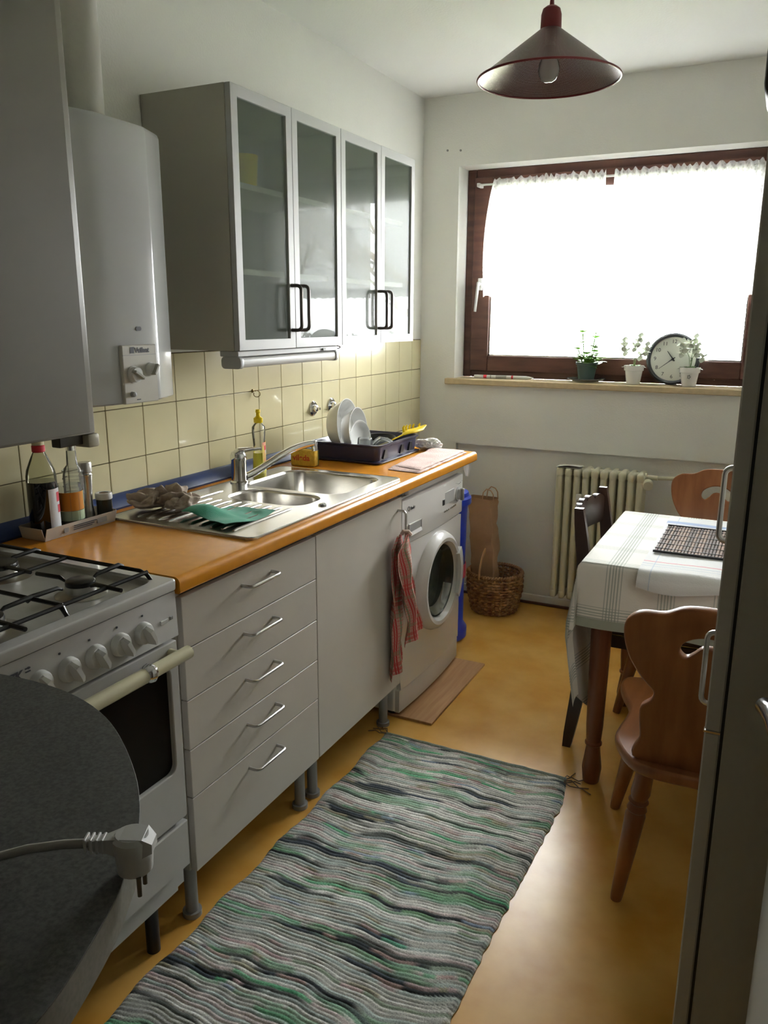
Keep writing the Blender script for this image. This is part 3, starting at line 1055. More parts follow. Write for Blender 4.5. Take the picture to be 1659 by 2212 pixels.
def bottle(name, label, cat, x, y, prof, m, liquid=None, mliq=None, n=28, z=Z, part='bottle'):
    t = thing(name, label, cat, (x, y, z))
    G().lathe(prof, (x, y, z), n=n).build(part, m, t, ang=45)
    if liquid: G().lathe(liquid, (x, y, z), n=n).build('contents', mliq, t, ang=45)
    return t


# cardboard tray
ct = thing('cardboard_tray', 'shallow white printed cardboard tray holding bottles on the worktop', 'tray', (.07, -.84, Z))
TX0, TX1, TY0, TY1 = .048, .128, -.955, -.722
g = G()
g.box(TX0, TX1, TY0, TY1, Z, Z + .002)
H = .032
for q in (((TX1, TY0), (TX1, TY1), (.010, 0)), ((TX0, TY1), (TX0, TY0), (-.006, 0)), ((TX0, TY0), (TX1, TY0), (0, -.008)), ((TX1, TY1), (TX0, TY1), (0, .008))):
    a, b, n_ = q
    inn_ = (-n_[0] * .2, -n_[1] * .2)
    L = []
    for p in (a, b):
        L.append([Vector((p[0], p[1], Z)), Vector((p[0] + n_[0], p[1] + n_[1], Z + H)), Vector((p[0] + n_[0] + inn_[0], p[1] + n_[1] + inn_[1], Z + H)), Vector((p[0] + inn_[0], p[1] + inn_[1], Z + .001))])
    g.loops(L)
g.build('tray', M_card, ct, smooth=False)
for k in range(3):
    G().box(TX1 + .0042 + .0012 * k, TX1 + .0052 + .0025 * k, -.868, -.806 + .006 * k, Z + .010 + k * .0055, Z + .0118 + k * .0055).build('printed_line', M_ink, ct)
G().box(TX1 + .004, TX1 + .0075, -.790, -.757, Z + .010, Z + .025).build('printed_mark', M_grey, ct)
G().box(TX1 + .004, TX1 + .0070, -.900, -.885, Z + .010, Z + .022).build('printed_mark', M_grey, ct)

ZT_ = Z + .003
b1 = bottle('sauce_bottle', 'tall dark sauce bottle with clear neck and red band, leftmost in the tray', 'bottle', .088, -.915,
            [(0, 0), (.033, 0), (.036, .006), (.036, .152), (.033, .168), (.022, .195), (.014, .212), (.012, .235), (0, .235)], M_bottle,
            [(0, .001), (.0335, .0012), (.0363, .006), (.0363, .140), (0, .140)], M_soy, z=ZT_)
G().lathe([(.0132, .212), (.0155, .214), (.0155, .228), (.0132, .230)], (.088, -.915, ZT_), n=24, open_=True).build('red_band', M_redink, b1, label='red band round the neck')
G().lathe([(.0145, .230), (.0145, .262), (0, .263)], (.088, -.915, ZT_), n=24).build('cap', M_spout, b1)


def label_patch(c, r, a0, a1, z0, z1, m, par, name='label', n=10):
    def f(u, v):
        a = a0 + (a1 - a0) * u
        return Vector((c[0] + r * math.cos(a), c[1] + r * math.sin(a), z0 + (z1 - z0) * v))
    return G().grid(f, n, 2).build(name, m, par, ang=60)


lb = label_patch((.088, -.915), .0370, -.35, .80, ZT_ + .010, ZT_ + .122, M_label, b1)
label_patch((.088, -.915), .0374, .28, .72, ZT_ + .088, ZT_ + .112, M_redink, lb, 'printed_flower')
label_patch((.088, -.915), .0374, .34, .76, ZT_ + .060, ZT_ + .080, M_redink, lb, 'printed_flower')
b2 = bottle('juice_jar', 'wide clear jar with orange and green label, second in the tray', 'jar', .090, -.835,
            [(0, 0), (.030, 0), (.034, .006), (.034, .095), (.031, .108), (.030, .118), (0, .119)], M_cglass, None, None, z=ZT_)
label_patch((.090, -.835), .0344, -2.2, 1.2, ZT_ + .052, ZT_ + .100, M_olabel, b2)
label_patch((.090, -.835), .0344, -2.2, 1.2, ZT_ + .026, ZT_ + .051, M_glabel, b2)
label_patch((.090, -.835), .0347, .55, 1.2, ZT_ + .058, ZT_ + .100, M_glabel, b2)
G().lathe([(0, .002), (.030, .003), (.033, .008), (.033, .050), (0, .050)], (.090, -.835, ZT_), n=24).build('contents', mat('amber_liquid', (.10, .07, .015), .1), b2)
b3 = bottle('glass_cruet', 'tall clear glass cruet with chrome pourer, behind the orange jar', 'bottle', .066, -.795,
            [(0, 0), (.024, 0), (.026, .005), (.026, .13), (.022, .15), (.014, .16), (.012, .20), (0, .2)], M_cglass, None, None, z=ZT_)
for k in range(5):
    G().lathe([(.0262, 0), (.0280, .003), (.0262, .006)], (.066, -.795, ZT_ + .06 + k * .02), n=20, open_=True).build('glass_ridge', M_cglass, b3)
g = G()
g.lathe([(.0135, 0), (.0135, .012), (.006, .018), (.004, .03), (0, .03)], (.066, -.795, ZT_ + .198), n=18)
g.tube([(.066, -.795, ZT_ + .222), (.07, -.785, ZT_ + .232), (.075, -.77, ZT_ + .230)], [.005, .004, .003], 8)
g.build('pourer', M_chrome, b3)
b4 = bottle('pepper_mill', 'slim brushed steel pepper mill, between jar and spice pot', 'mill', .075, -.762,
            [(0, 0), (.017, 0), (.017, .02), (.0135, .05), (.0145, .085), (.017, .125), (.0175, .128), (.0155, .130), (.0155, .134), (.0178, .136), (.0178, .158), (.016, .162), (0, .162)], M_satin, z=ZT_, part='body')
b5 = bottle('spice_jar', 'small dark spice jar with white ring lid, rightmost in the tray', 'jar', .100, -.728,
            [(0, 0), (.019, 0), (.021, .004), (.021, .062), (0, .062)], mat('dark_spice_glass', (.035, .035, .03), .15), z=ZT_)
G().lathe([(.0215, .058), (.0225, .060), (.0225, .072), (.021, .075), (.014, .075), (.014, .073), (0, .073)], (.100, -.728, ZT_), n=24).build('lid', M_pwhite, b5)
G().lathe([(.0135, .0732), (.0, .0742)], (.100, -.728, ZT_), n=20).build('lid_inset', mat('lid_brown', (.15, .08, .05), .5), b5)

# dish soap
x, y = .085, .020
ds = thing('dish_soap_bottle', 'clear bottle of yellow dish soap with yellow cap, behind the tap', 'bottle', (x, y, Z))
MS = Matrix.Translation((x, y, 0)) @ Matrix.Rotation(.5, 4, 'Z') @ Matrix.Diagonal((.62, 1, 1, 1)) @ Matrix.Translation((-x, -y, 0))
G().lathe([(0, 0), (.036, 0), (.039, .006), (.036, .06), (.031, .10), (.038, .15), (.036, .168), (.020, .180), (.013, .184), (.013, .188), (0, .188)], (x, y, Z), n=28).xf(MS).build('bottle', M_soapglass, ds, ang=50)
G().lathe([(0, .002), (.034, .002), (.0375, .007), (.0345, .06), (.0325, .078), (0, .078)], (x, y, Z), n=28).xf(MS).build('contents', M_soapliq, ds)
g = G()
g.lathe([(.015, .182), (.016, .184), (.016, .198), (.010, .202), (.007, .206), (.007, .216), (.009, .218), (.008, .228), (0, .229)], (x, y, Z), n=22)
g.build('cap', M_yellow, ds)
g = G().grid(lambda u, v: Vector((x + .0375 * math.cos(-.9 + 1.7 * u) * 1.0, y + .0375 * math.sin(-.9 + 1.7 * u), Z + .03 + .085 * v)), 10, 3).xf(MS)
g.build('label', mat('soap_label', (.75, .65, .12), .4, scale=50, col2=(.75, .30, .22)), ds)
for a_, zz, mm in ((-.3, .095, M_redink), (.0, .082, M_label), (.15, .06, M_leaf)):
    G().grid(lambda u, v: Vector((x + .0379 * math.cos(a_ - .25 + .5 * u), y + .0379 * math.sin(a_ - .25 + .5 * u), Z + zz - .008 + .016 * v)), 5, 2).xf(MS).build('label_print', mm, ds)

# sponge
sp = thing('dish_sponge', 'yellow scouring sponge standing on edge behind the sink', 'sponge', (.14, .225, Z))
g = G().box(-.050, .050, -.018, .012, 0, .062, .005, 2).xf(Matrix.Translation((.140, .232, Z)) @ Matrix.Rotation(.12, 4, 'Z'))
g.build('foam', M_sponge, sp)
g = G().box(-.050, .050, .0125, .020, 0, .062, .003).xf(Matrix.Translation((.140, .232, Z)) @ Matrix.Rotation(.12, 4, 'Z'))
g.build('scouring_face', mat('olive_scourer', (.16, .18, .04), .95), sp)
Rz = Matrix.Rotation(.12, 4, 'Z')
u_ = Rz @ Vector((1, 0, 0))
lettering('vileda', .030, u_, (0, 0, 1), Vector((.140, .232, Z + .022)) + Rz @ Vector((-.040, -.0185, 0)), mat('red_print', (.5, .08, .02), .7), sp, bold=.0008)

# dish rack (drainer basket) with dishes
rk = thing('dish_rack', 'dark navy plastic dish rack standing on the worktop', 'dish rack', (.25, .55, Z))
RX0, RX1, RY0, RY1, RH = .085, .385, .365, .735, .072


def rl(e, z, r=.03):
    return [Vector((p[0], p[1], z)) for p in rrect(RX0 - e, RX1 + e, RY0 - e, RY1 + e, r, 5)]


g = G()
g.loops([rl(-.012, Z + .0, .02), rl(.004, Z + .003, .02), rl(.006, Z + .008, .02), rl(-.010, Z + .010, .02), rl(-.004, Z + RH - .010, .022), rl(.004, Z + RH - .006, .026), rl(.005, Z + RH, .027), rl(-.004, Z + RH + .001, .024), rl(-.008, Z + RH - .004, .022), rl(-.014, Z + .014, .018)], True, True)
g.build('basin', M_rack, rk, ang=40)
for y in (.43, .58, .66):
    g = G()
    g.loops([[Vector((RX1 - .0105 + q * .05, y + s_ * w_, Z + z)) for s_, w_ in ((-1, w0), (1, w0))] + [Vector((RX1 - .0035 + q * .05, y + s_ * w_, Z + z)) for s_, w_ in ((1, w0), (-1, w0))] for z, w0, q in ((.016, .020, 0), (.050, .009, .03))])
    g.build('side_slot', M_black, rk)
for k in range(9):
    yy = .42 + k * .034
    G().box(.12, .35, yy - .0025, yy + .0025, Z + .0135, Z + .028, .001).build('divider', M_rack, rk)


def dish(name, label, cat, c, ax, prof, m, n=40, group=None):
    t = thing(name, label, cat, c, group)
    G().lathe(prof, c, ax, n).build('bowl' if cat == 'bowl' else 'body', m, t, ang=40)
    return t


def bowlprof(r, h, b, t=.003):
    return [(0, 0), (b, 0), (b * 1.05, .003), (r * .86, h * .55), (r, h), (r - t, h), (r * .86 - t, h * .55 + .002), (b, .005), (0, .005)]


AX = Vector((.93, .08, .08)).normalized()
dish('serving_bowl', 'tallest white bowl standing on its rim at the back of the rack', 'bowl', (.128, .475, Z + .014 + .108), AX, bowlprof(.104, .062, .070), M_ceram, group='white dishes in the rack')
dish('soup_bowl', 'middle white bowl standing on its rim in the rack', 'bowl', (.190, .470, Z + .014 + .092), AX, bowlprof(.090, .050, .060), M_ceram, group='white dishes in the rack')
dish('dessert_bowl', 'smallest white bowl with grey inside, front of the three in the rack', 'bowl', (.238, .462, Z + .014 + .068), Vector((.88, -.10, .12)), bowlprof(.068, .020, .044), M_ceram, group='white dishes in the rack')
tb = thing('glass_tumbler', 'clear ridged glass tumbler upside down in the dish rack', 'glass', (.325, .415, Z + .03))
G().lathe([(.033, 0), (.0335, .002), (.028, .060), (.026, .064), (0, .064), (0, .058), (.024, .056), (.031, .0)], (.300, .413, Z + .029), n=20).build('glass', M_cglass, tb, ang=20)
gb = thing('glass_bowl', 'tilted patterned glass bowl in the dish rack', 'bowl', (.33, .50, Z + .03))
G().lathe(bowlprof(.050, .045, .024, .004), (.318, .470, Z + .075), (.40, .35, -.62), 32).build('bowl', M_cglass, gb, ang=30)
bp = thing('black_pan', 'small black pan lying behind the glass bowl', 'pan', (.25, .60, Z + .03))
G().lathe(bowlprof(.068, .032, .055, .003), (.250, .640, Z + .030), (.05, -.10, 1), 32).build('pan', M_dark, bp, ang=40)
G().tube([(.200, .60, Z + .060), (.15, .62, Z + .075), (.070, .560, Z + .092)], [.007, .008, .010], 10, flat=.6).build('handle', M_black, bp)
ys = thing('pasta_server', 'yellow plastic serving spoon with teeth resting on the rack edge', 'utensil', (.36, .66, Z + .08))
g = G()
g.tube([(.285, .560, Z + .040), (.325, .600, Z + .060), (.355, .640, Z + .078)], [.004, .005, .007], 10, flat=.5)
pts = [(.355, .640, Z + .078), (.362, .665, Z + .085), (.372, .700, Z + .088), (.385, .740, Z + .092), (.397, .772, Z + .106)]
g.tube(pts, [.008, .021, .027, .022, .007], 16, flat=.30)
g.build('spoon', M_yellow, ys, ang=60)
for i, (x_, y_) in enumerate(((.350, .662), (.352, .684), (.357, .706), (.363, .728), (.376, .760))):
    G().tube([(x_, y_, Z + .084), (x_ - .004, y_, Z + .104), (x_ + .001, y_ + .002, Z + .113)], [.006, .005, .003], 8).build('tooth', M_yellow, ys)


# folded cloths
def soft_sheet(corners, z0, th, nu, nv, amp, seed, name, m, par, folds=1):
    A, B, C_, D_ = [Vector(c) for c in corners]

    def base(u, v):
        p = (A * (1 - u) + B * u) * (1 - v) + (D_ * (1 - u) + C_ * u) * v
        n_ = noise.noise(Vector((p.x * 14 + seed, p.y * 14, seed)))
        e = .004 * noise.noise(Vector((p.x * 30, p.y * 30, seed + 4)))
        return Vector((p.x + e, p.y + e, p.z)), n_
    g = G()

    def top(u, v):
        p, n_ = base(u, v)
        ed = min(u, 1 - u, v, 1 - v)
        k = min(1, ed / .05)
        return Vector((p.x, p.y, z0 + th * (.25 + .75 * math.sqrt(k)) + amp * n_ * k))
    g.grid(top, nu, nv, uv=lambda u, v: (u * (B - A).length, v * (D_ - A).length))
    g.grid(lambda u, v: Vector((base(u, v)[0].x, base(u, v)[0].y, z0 + .0002)), nu, nv)
    bmesh.ops.remove_doubles(g.bm, verts=g.bm.verts, dist=1e-5)
    return g.build(name, m, par, ang=70)


pt = thing('pink_towel', 'folded pale pink towel on the worktop corner beside the dish rack', 'towel', (.5, .55, Z))
soft_sheet([(.452, .300, 0), (.588, .285, 0), (.578, .790, 0), (.415, .800, 0)], Z, .007, 24, 50, .002, 2, 'lower_fold', M_towelp, pt)
soft_sheet([(.462, .330, 0), (.582, .312, 0), (.572, .785, 0), (.425, .790, 0)], Z + .0072, .006, 24, 50, .003, 5, 'upper_fold', M_towelp, pt)
wc = thing('white_cloth', 'crumpled white cloth behind the pink towel at the end of the worktop', 'cloth', (.42, .80, Z))


def crumple(c, rx, ry, h, seed, name, m, par, k=16, sharp=1.0):
    g = G()
    q = bmesh.ops.create_icosphere(g.bm, subdivisions=5, radius=1)
    for v in q['verts']:
        d = v.co.copy()
        n1 = noise.noise(d * 1.6 + Vector((seed, 0, 0)))
        n2 = 1 - abs(noise.noise(d * 3.2 * sharp + Vector((0, seed, 0)))) * 2
        r = 1 + .35 * n1 + .22 * n2
        z = c[2] + max(0.0, (d.z * .5 + .5) * h * r)
        v.co = Vector((c[0] + d.x * rx * r, c[1] + d.y * ry * r, z))
    return g.build(name, m, par, ang=180)


crumple((.40, .792, Z + .001), .055, .040, .036, 3.1, 'cloth', M_wcloth, wc)
pc = thing('paper_towel', 'white paper corner hanging over the end of the worktop', 'paper', (.57, .85, .85))
g = G()
g.grid(lambda u, v: Vector((.535 + .055 * u * (1 - .75 * v) + .02 * v, .8345 + .004 * math.sin(u * 6) + .006 * v, .900 - .085 * v)), 10, 12)
g.build('sheet', M_wcloth, pc)

# rags on the drainer
gc = thing('green_cloth', 'bright green microfibre cloth draped on the sink drainer', 'cloth', (.38, -.57, .935))
A, B, C_, D_ = Vector((.290, -.640, .945)), Vector((.462, -.672, .940)), Vector((.490, -.470, .9345)), Vector((.330, -.470, .9345))


def gcl(u, v):
    p = (A * (1 - u) + B * u) * (1 - v) + (D_ * (1 - u) + C_ * u) * v
    h = .016 * (math.sin(v * 5.2 + u * 1.5) * .5 + .5) * (1 - .3 * u) + .020 * math.exp(-((u - .15) ** 2 + (v - .2) ** 2) * 9) + .003 * noise.noise(Vector((u * 4, v * 5, 1)))
    return Vector((p.x + .012 * math.sin(v * 4), p.y, .9330 + max(.0, h)))


g = G()
g.grid(gcl, 34, 40)
g.grid(lambda u, v: gcl(u, v) - Vector((0, 0, .0018)), 34, 40)
g.build('cloth', M_green, gc, ang=80)
bg = thing('beige_rag', 'crumpled grey-beige rags on the rear left of the drainer', 'rag', (.21, -.55, .935))
for i, (cx_, cy_, rx_, ry_, h_) in enumerate(((.130, -.600, .055, .050, .050), (.190, -.560, .060, .045, .060), (.240, -.570, .040, .050, .045))):
    g = G()
    bmesh.ops.create_icosphere(g.bm, subdivisions=5, radius=1)
    for v in g.bm.verts:
        d = v.co.copy()
        q = d * 1.5 + Vector((i * 7.3, 2, 1))
        rdg = 1 - abs(noise.noise(q * .9)) * 2.0
        fold = math.sin(noise.noise(q * .7) * 7 + d.x * 3)
        r = .86 + .20 * rdg + .16 * fold
        v.co = Vector((cx_ + d.x * rx_ * r, cy_ + d.y * ry_ * r, .9335 + max(0, (d.z * .5 + .5)) * h_ * (r if d.z > 0 else 1)))
    g.build('fold', M_rag, bg, ang=180)

# ---- tea towel on the cupboard handle
M_tea = stripes_material('red_check_towel', (.60, .45, .38), [
    (0, .008, .006, (.50, .07, .07), .13), (0, .020, .0015, (.52, .12, .11), .13), (0, .026, .0015, (.52, .12, .11), .13), (0, .038, .007, (.24, .24, .15), .13), (0, .050, .0012, (.52, .12, .11), .13),
    (1, .006, .0015, (.52, .12, .11, .7), .03), (1, .010, .006, (.50, .06, .06, .6), .26), (1, .055, .009, (.24, .24, .15, .45), .26)], weave=.5)
tt = thing('tea_towel', 'red and green checked tea towel hanging from the sink cabinet handle', 'towel', (.62, .1, .72))


def lerp_poly(P, z):
    for a, b in zip(P[:-1], P[1:]):
        if a[1] >= z >= b[1]:
            t = (a[1] - z) / (a[1] - b[1] + 1e-9)
            return a[0] + (b[0] - a[0]) * t
    return P[-1][0] if z < P[-1][1] else P[0][0]


def towel_lobe(left, right, zt_, zbl, zbr, x0, ph, name, nw=3.0, depth=.012):
    def f(u, v):
        z = zt_ + ((zbl * (1 - u) + zbr * u) - zt_) * v
        l = lerp_poly(left, z); r = lerp_poly(right, z)
        y = l + (r - l) * u
        x = x0 + depth * (.3 + .7 * min(1, v * 3)) * math.sin(u * nw * PI + ph + 2.2 * v) + .004 * math.sin(v * 17 + u * 5)
        return Vector((x, y, z))
    g = G()
    g.grid(f, 34, 70, uv=lambda u, v: (u * .26 + .02, v * .55))
    return g.build(name, M_tea, tt, ang=80)


towel_lobe([(.090, .745), (.030, .705), (.036, .52), (.038, .35), (.050, .20)], [(.130, .745), (.145, .70), (.165, .60), (.150, .48), (.145, .35), (.160, .20)], .742, .215, .250, .594, .4, 'rear_fold')
towel_lobe([(.100, .75), (.015, .70), (.040, .60), (.085, .50), (.120, .42), (.115, .33)], [(.128, .75), (.150, .69), (.180, .58), (.215, .46), (.255, .345)], .748, .325, .352, .622, 1.2, 'front_fold')
g = G().tube([(.598, .118, .742), (.604, .118, .752), (.616, .13, .750), (.624, .135, .738)], .009, 12, flat=.8)
g.build('hanging_loop', M_tea, tt)
# ================================================================== window sill
ZS = WZ0 + .0088


def leafblade(g, base, d, L, wd, droop=.3):
    d = Vector(d).normalized()
    side = d.cross(Vector((0, 0, 1)))
    side = side.normalized() if side.length > .01 else Vector((1, 0, 0))
    P = []
    for i in range(5):
        t = i / 4
        c = Vector(base) + d * L * t + Vector((0, 0, -droop * L * t * t))
        ww = wd * math.sin(PI * (.12 + .86 * t)) ** .8
        P.append([c - side * ww, c + Vector((0, 0, -.15 * ww)), c + side * ww])
    g.loops(P, closed=False)


gp = thing('potted_plant', 'green leafy plant in a dark pot on a glass saucer', 'plant', (.855, 1.665, ZS))
px_, py_ = .855, 1.665
G().lathe([(0, 0), (.050, 0), (.075, .010), (.092, .016), (.092, .019), (.072, .014), (.045, .004), (0, .004)], (px_, py_, ZS), n=32).build('saucer', M_cglass, gp)
G().lathe([(0, .0045), (.036, .0045), (.047, .082), (.052, .083), (.053, .095), (.049, .095), (.046, .080), (0, .078)], (px_, py_, ZS), n=28).build('pot', M_potd, gp)
rnd = random.Random(11)
st_ = G(); lf = G()
for k in range(7):
    a = k * 2.4
    bx, by = px_ + .018 * math.cos(a), py_ + .018 * math.sin(a)
    hh_ = (.06, .17, .05, .155, .08, .10, .045)[k]
    tip = Vector((bx + .03 * math.cos(a), by + .012 * math.sin(a), ZS + .08 + hh_))
    st_.tube([(bx, by, ZS + .078), ((bx + tip.x) / 2, by, ZS + .08 + hh_ * .5), tip], .0026, 6)
    for q in range(9):
        aa = a + q * 1.3
        leafblade(lf, tip + Vector((0, 0, .006 - .010 * q)), (math.cos(aa), math.sin(aa) * .6, .35), .050, .021)
for k in range(30):
    a = rnd.uniform(0, 6.3)
    leafblade(lf, (px_ + .02 * math.cos(a), py_ + .02 * math.sin(a), ZS + .08 + rnd.uniform(0, .05)), (math.cos(a), math.sin(a) * .7, .9), .048, .014, .5)
st_.build('stem', M_leaf, gp)
lf.build('leaves', M_leaf, gp, smooth=False, kind='stuff')


def white_pot(x, y, label, seed, badge):
    t = thing('flower_pot', label, 'plant', (x, y, ZS), 'white pots of white flowers on the sill')
    p = G().lathe([(0, 0), (.029, 0), (.031, .003), (.040, .062), (.0445, .063), (.046, .086), (.042, .086), (.040, .070), (0, .068)], (x, y, ZS), n=28).build('pot', M_ceram, t, ang=25)
    rnd = random.Random(seed)
    lf = G()
    for k in range(9):
        a = k * .7 + seed
        leafblade(lf, (x + .01 * math.cos(a), y + .01 * math.sin(a), ZS + .07), (math.cos(a), .5 * math.sin(a), .75), .060, .012, .5)
    lf.build('leaves', M_leafd, t, smooth=False, kind='stuff')
    for k in range(3):
        a = (-2.6, -.4, 1.2)[k] + rnd.uniform(-.3, .3)
        tip = Vector((x + (.038, .010, .035)[k] * (1 if k else -1), y - .012 + .01 * k, ZS + (.195, .215, .175)[k]))
        G().tube([(x, y, ZS + .068), (x + (tip.x - x) * .2, y, ZS + .13), tip + Vector((0, 0, .0))], .0014, 6).build('stem', M_leafd, t)
        f = G()
        for q in range(3):
            c = tip + Vector((rnd.uniform(-.016, .016), rnd.uniform(-.008, .008), -.022 * q))
            for j in range(5):
                aa = j * 2 * PI / 5 + q
                leafblade(f, c, (math.cos(aa), -.5, math.sin(aa)), .028, .014, 0)
            f.sphere(c + Vector((0, -.004, 0)), .0035, sub=1)
        f.build('blossom', M_petal, t, smooth=False, kind='stuff')
    if badge:
        fl = G()
        for j in range(5):
            aa = j * 2 * PI / 5
            c_ = Vector((x + .002 + .0055 * math.cos(aa), y - .0395, ZS + .045 + .0065 * math.sin(aa)))
            fl.sphere(c_, .004, (1, .35, 1), 1)
        fl.build('printed_flower', M_grey, t)


white_pot(1.078, 1.658, 'white pot of white blossoms left of the wall clock, plain pot', 4, False)
white_pot(1.328, 1.640, 'white pot of white blossoms in front of the clock, pot with a small printed flower', 9, True)

ck = thing('wall_clock', 'round clock with dark rim standing on the sill against the window', 'clock', (1.245, 1.690, ZS))
CC = Vector((1.245, 1.690, ZS + .1185))
cn = Vector((0, -1, .10)).normalized()
cu_ = Vector((1, 0, 0)); cv_ = cn.cross(cu_) * -1
cv_ = Vector((0, .10, 1)).normalized()
G().lathe([(0, -.018), (.112, -.018), (.118, -.006), (.118, .008), (.110, .014), (.101, .008), (.100, .002), (0, .002)], CC, cn, 56).build('rim', mat('dark_clock_rim', (.045, .05, .055), .35), ck, ang=40)
fc = G().lathe([(0, .0021), (.100, .0021), (.100, .0034), (0, .0034)], CC, cn, 56).build('face', M_clockface, ck)
for h in range(1, 13):
    a = PI / 2 - h * PI / 6
    p = CC + cn * .0040 + cu_ * (.080 * math.cos(a)) + cv_ * (.080 * math.sin(a) - .008)
    lettering(str(h), .024, cu_, cv_, p, M_ink, fc, name='numeral', align='CENTER')


def hand(ang, L, wd, off, nm):
    d = cu_ * math.sin(ang) + cv_ * math.cos(ang)
    s_ = cu_ * math.cos(ang) - cv_ * math.sin(ang)
    g = G()
    L_ = [[CC + cn * (off + q) + d * (-.012) + s_ * wd, CC + cn * (off + q) + d * L + s_ * wd * .35, CC + cn * (off + q) + d * L - s_ * wd * .35, CC + cn * (off + q) - d * .012 - s_ * wd] for q in (0, .001)]
    g.loops(L_)
    g.build(nm, M_ink, ck)


hand(math.radians(-38), .045, .003, .006, 'hour_hand')
hand(math.radians(232), .075, .0022, .0078, 'minute_hand')
G().lathe([(.005, .004), (.005, .010), (0, .011)], CC, cn, 16).build('hub', M_ink, ck)
pn = thing('pen', 'white and red pen lying on the left end of the window sill', 'pen', (.44, 1.66, ZS))
g = G().tube([(.285, 1.655, ZS + .0088), (.30, 1.655, ZS + .0088), (.555, 1.668, ZS + .0088), (.575, 1.669, ZS + .0088), (.592, 1.670, ZS + .0088)], [.0075, .0085, .0085, .006, .0025], 12)
g.build('barrel', M_pwhite, pn)
for a, b, m_ in ((.335, .352, M_redink), (.37, .376, M_grey), (.40, .455, M_grey), (.48, .49, M_redink)):
    G().cyl((a, 1.655 + (a - .30) * .05, ZS + .0089), (b, 1.655 + (b - .30) * .05, ZS + .0089), .0089, n=12).build('printed_band', m_, pn)

# ================================================================== radiator
ra = thing('radiator', 'cream cast-iron column radiator under the window', 'radiator', (1.0, 1.51, .1))
cm = None
for i in range(10):
    x = .803 + i * .0415
    if cm is None:
        g = G()
        for yy in (1.462, 1.510, 1.558):
            g.tube([(x, yy, .150), (x, yy, .175), (x, yy, .45), (x, yy, .715), (x, yy, .742)], [.012, .0125, .0118, .0125, .012], 10, flat=1.25)
        for zz in (.140, .750):
            g.box(x - .016, x + .016, 1.447, 1.573, zz - .022, zz + .022, .013, 3)
        for zz in (.140, .750):
            g.cyl((x - .0208, 1.51, zz), (x + .0208, 1.51, zz), .020, n=16)
        c0 = g.build('radiator_column', M_rad, ra, ang=50)
        cm = c0.data
    else:
        c = bpy.data.objects.new('radiator_column', cm)
        COL.objects.link(c)
        c.parent = ra
        c.location = (i * .0415, 0, 0)
g = G()
g.cyl((1.19, 1.51, .750), (1.245, 1.51, .750), .011, n=14)
g.tube([(1.245, 1.51, .750), (1.30, 1.52, .752), (2.2, 1.53, .760)], .0095, 12)
g.build('supply_pipe', M_rad, ra)
g = G()
g.lathe([(.013, 0), (.022, .004), (.024, .012), (.024, .040), (.020, .046), (0, .046)], (1.205, 1.500, .725), (.15, -1, -.1), 22)
g.build('thermostat_valve', M_rad, ra)
hm = G().box(.893, .918, 1.430, 1.4475, .560, .655, .002).build('heat_meter', M_pwhite, ra)
lettering('L', .018, (1, 0, 0), (0, 0, 1), (.899, 1.4296, .617), M_ink, hm, bold=.0005)
G().lathe([(.012, 0), (.011, .006), (0, .007)], (.775, 1.585, .70), (0, -1, 0), 14).build('wall_bracket', M_rad, ra)
for x in (.83, 1.15):
    G().box(x - .008, x + .008, 1.50, 1.648, .10, .118, .002).build('wall_bracket', M_rad, ra)
for k, (x, ww) in enumerate(((.80, .05), (.90, .06))):
    pass
pr_ = thing('folded_paper', 'small white folded paper lying on the left end of the radiator', 'paper', (.83, 1.51, .772))
g = G()
g.grid(lambda u, v: Vector((.785 + .115 * u, 1.455 + .07 * v, .7735 + .012 * math.sin(u * 2.6) * (1 - v * .5))), 12, 4)
g.grid(lambda u, v: Vector((.785 + .115 * u, 1.455 + .07 * v, .7727 + .0 * u)), 12, 4)
g.build('sheet', mat('off_white_paper', (.68, .66, .6), .8), pr_)

# ================================================================== corner behind the worktop
bn = thing('blue_bin', 'tall blue plastic bin with lid at the end of the worktop', 'bin', (.385, 1.055, 0))
BC = (.385, 1.02)
G().lathe([(0, 0), (.112, 0), (.122, .010), (.122, .05), (.104, .075), (.104, .30), (.110, .62), (.116, .66), (.118, .665)], (BC[0], BC[1], 0), n=40).build('body', M_bluebin, bn, ang=40)
G().lathe([(.126, .648), (.128, .652), (.126, .676), (.116, .684), (.116, .690), (.112, .700), (.060, .716), (0, .720)], (BC[0], BC[1], 0), n=40).build('lid', M_bluebin, bn, ang=35)
G().lathe([(.107, .300), (.111, .302), (.111, .362), (.108, .364)], (BC[0], BC[1], 0), n=40, open_=True).build('red_band', M_red, bn, label='dark red band round the bin')

bk = thing('wicker_basket', 'brown wicker basket with a hoop handle on the floor beside the bin', 'basket', (.50, 1.455, 0))
KC = Vector((.50, 1.462, 0))


def kr(z): return .108 + .026 * min(1, z / .12)


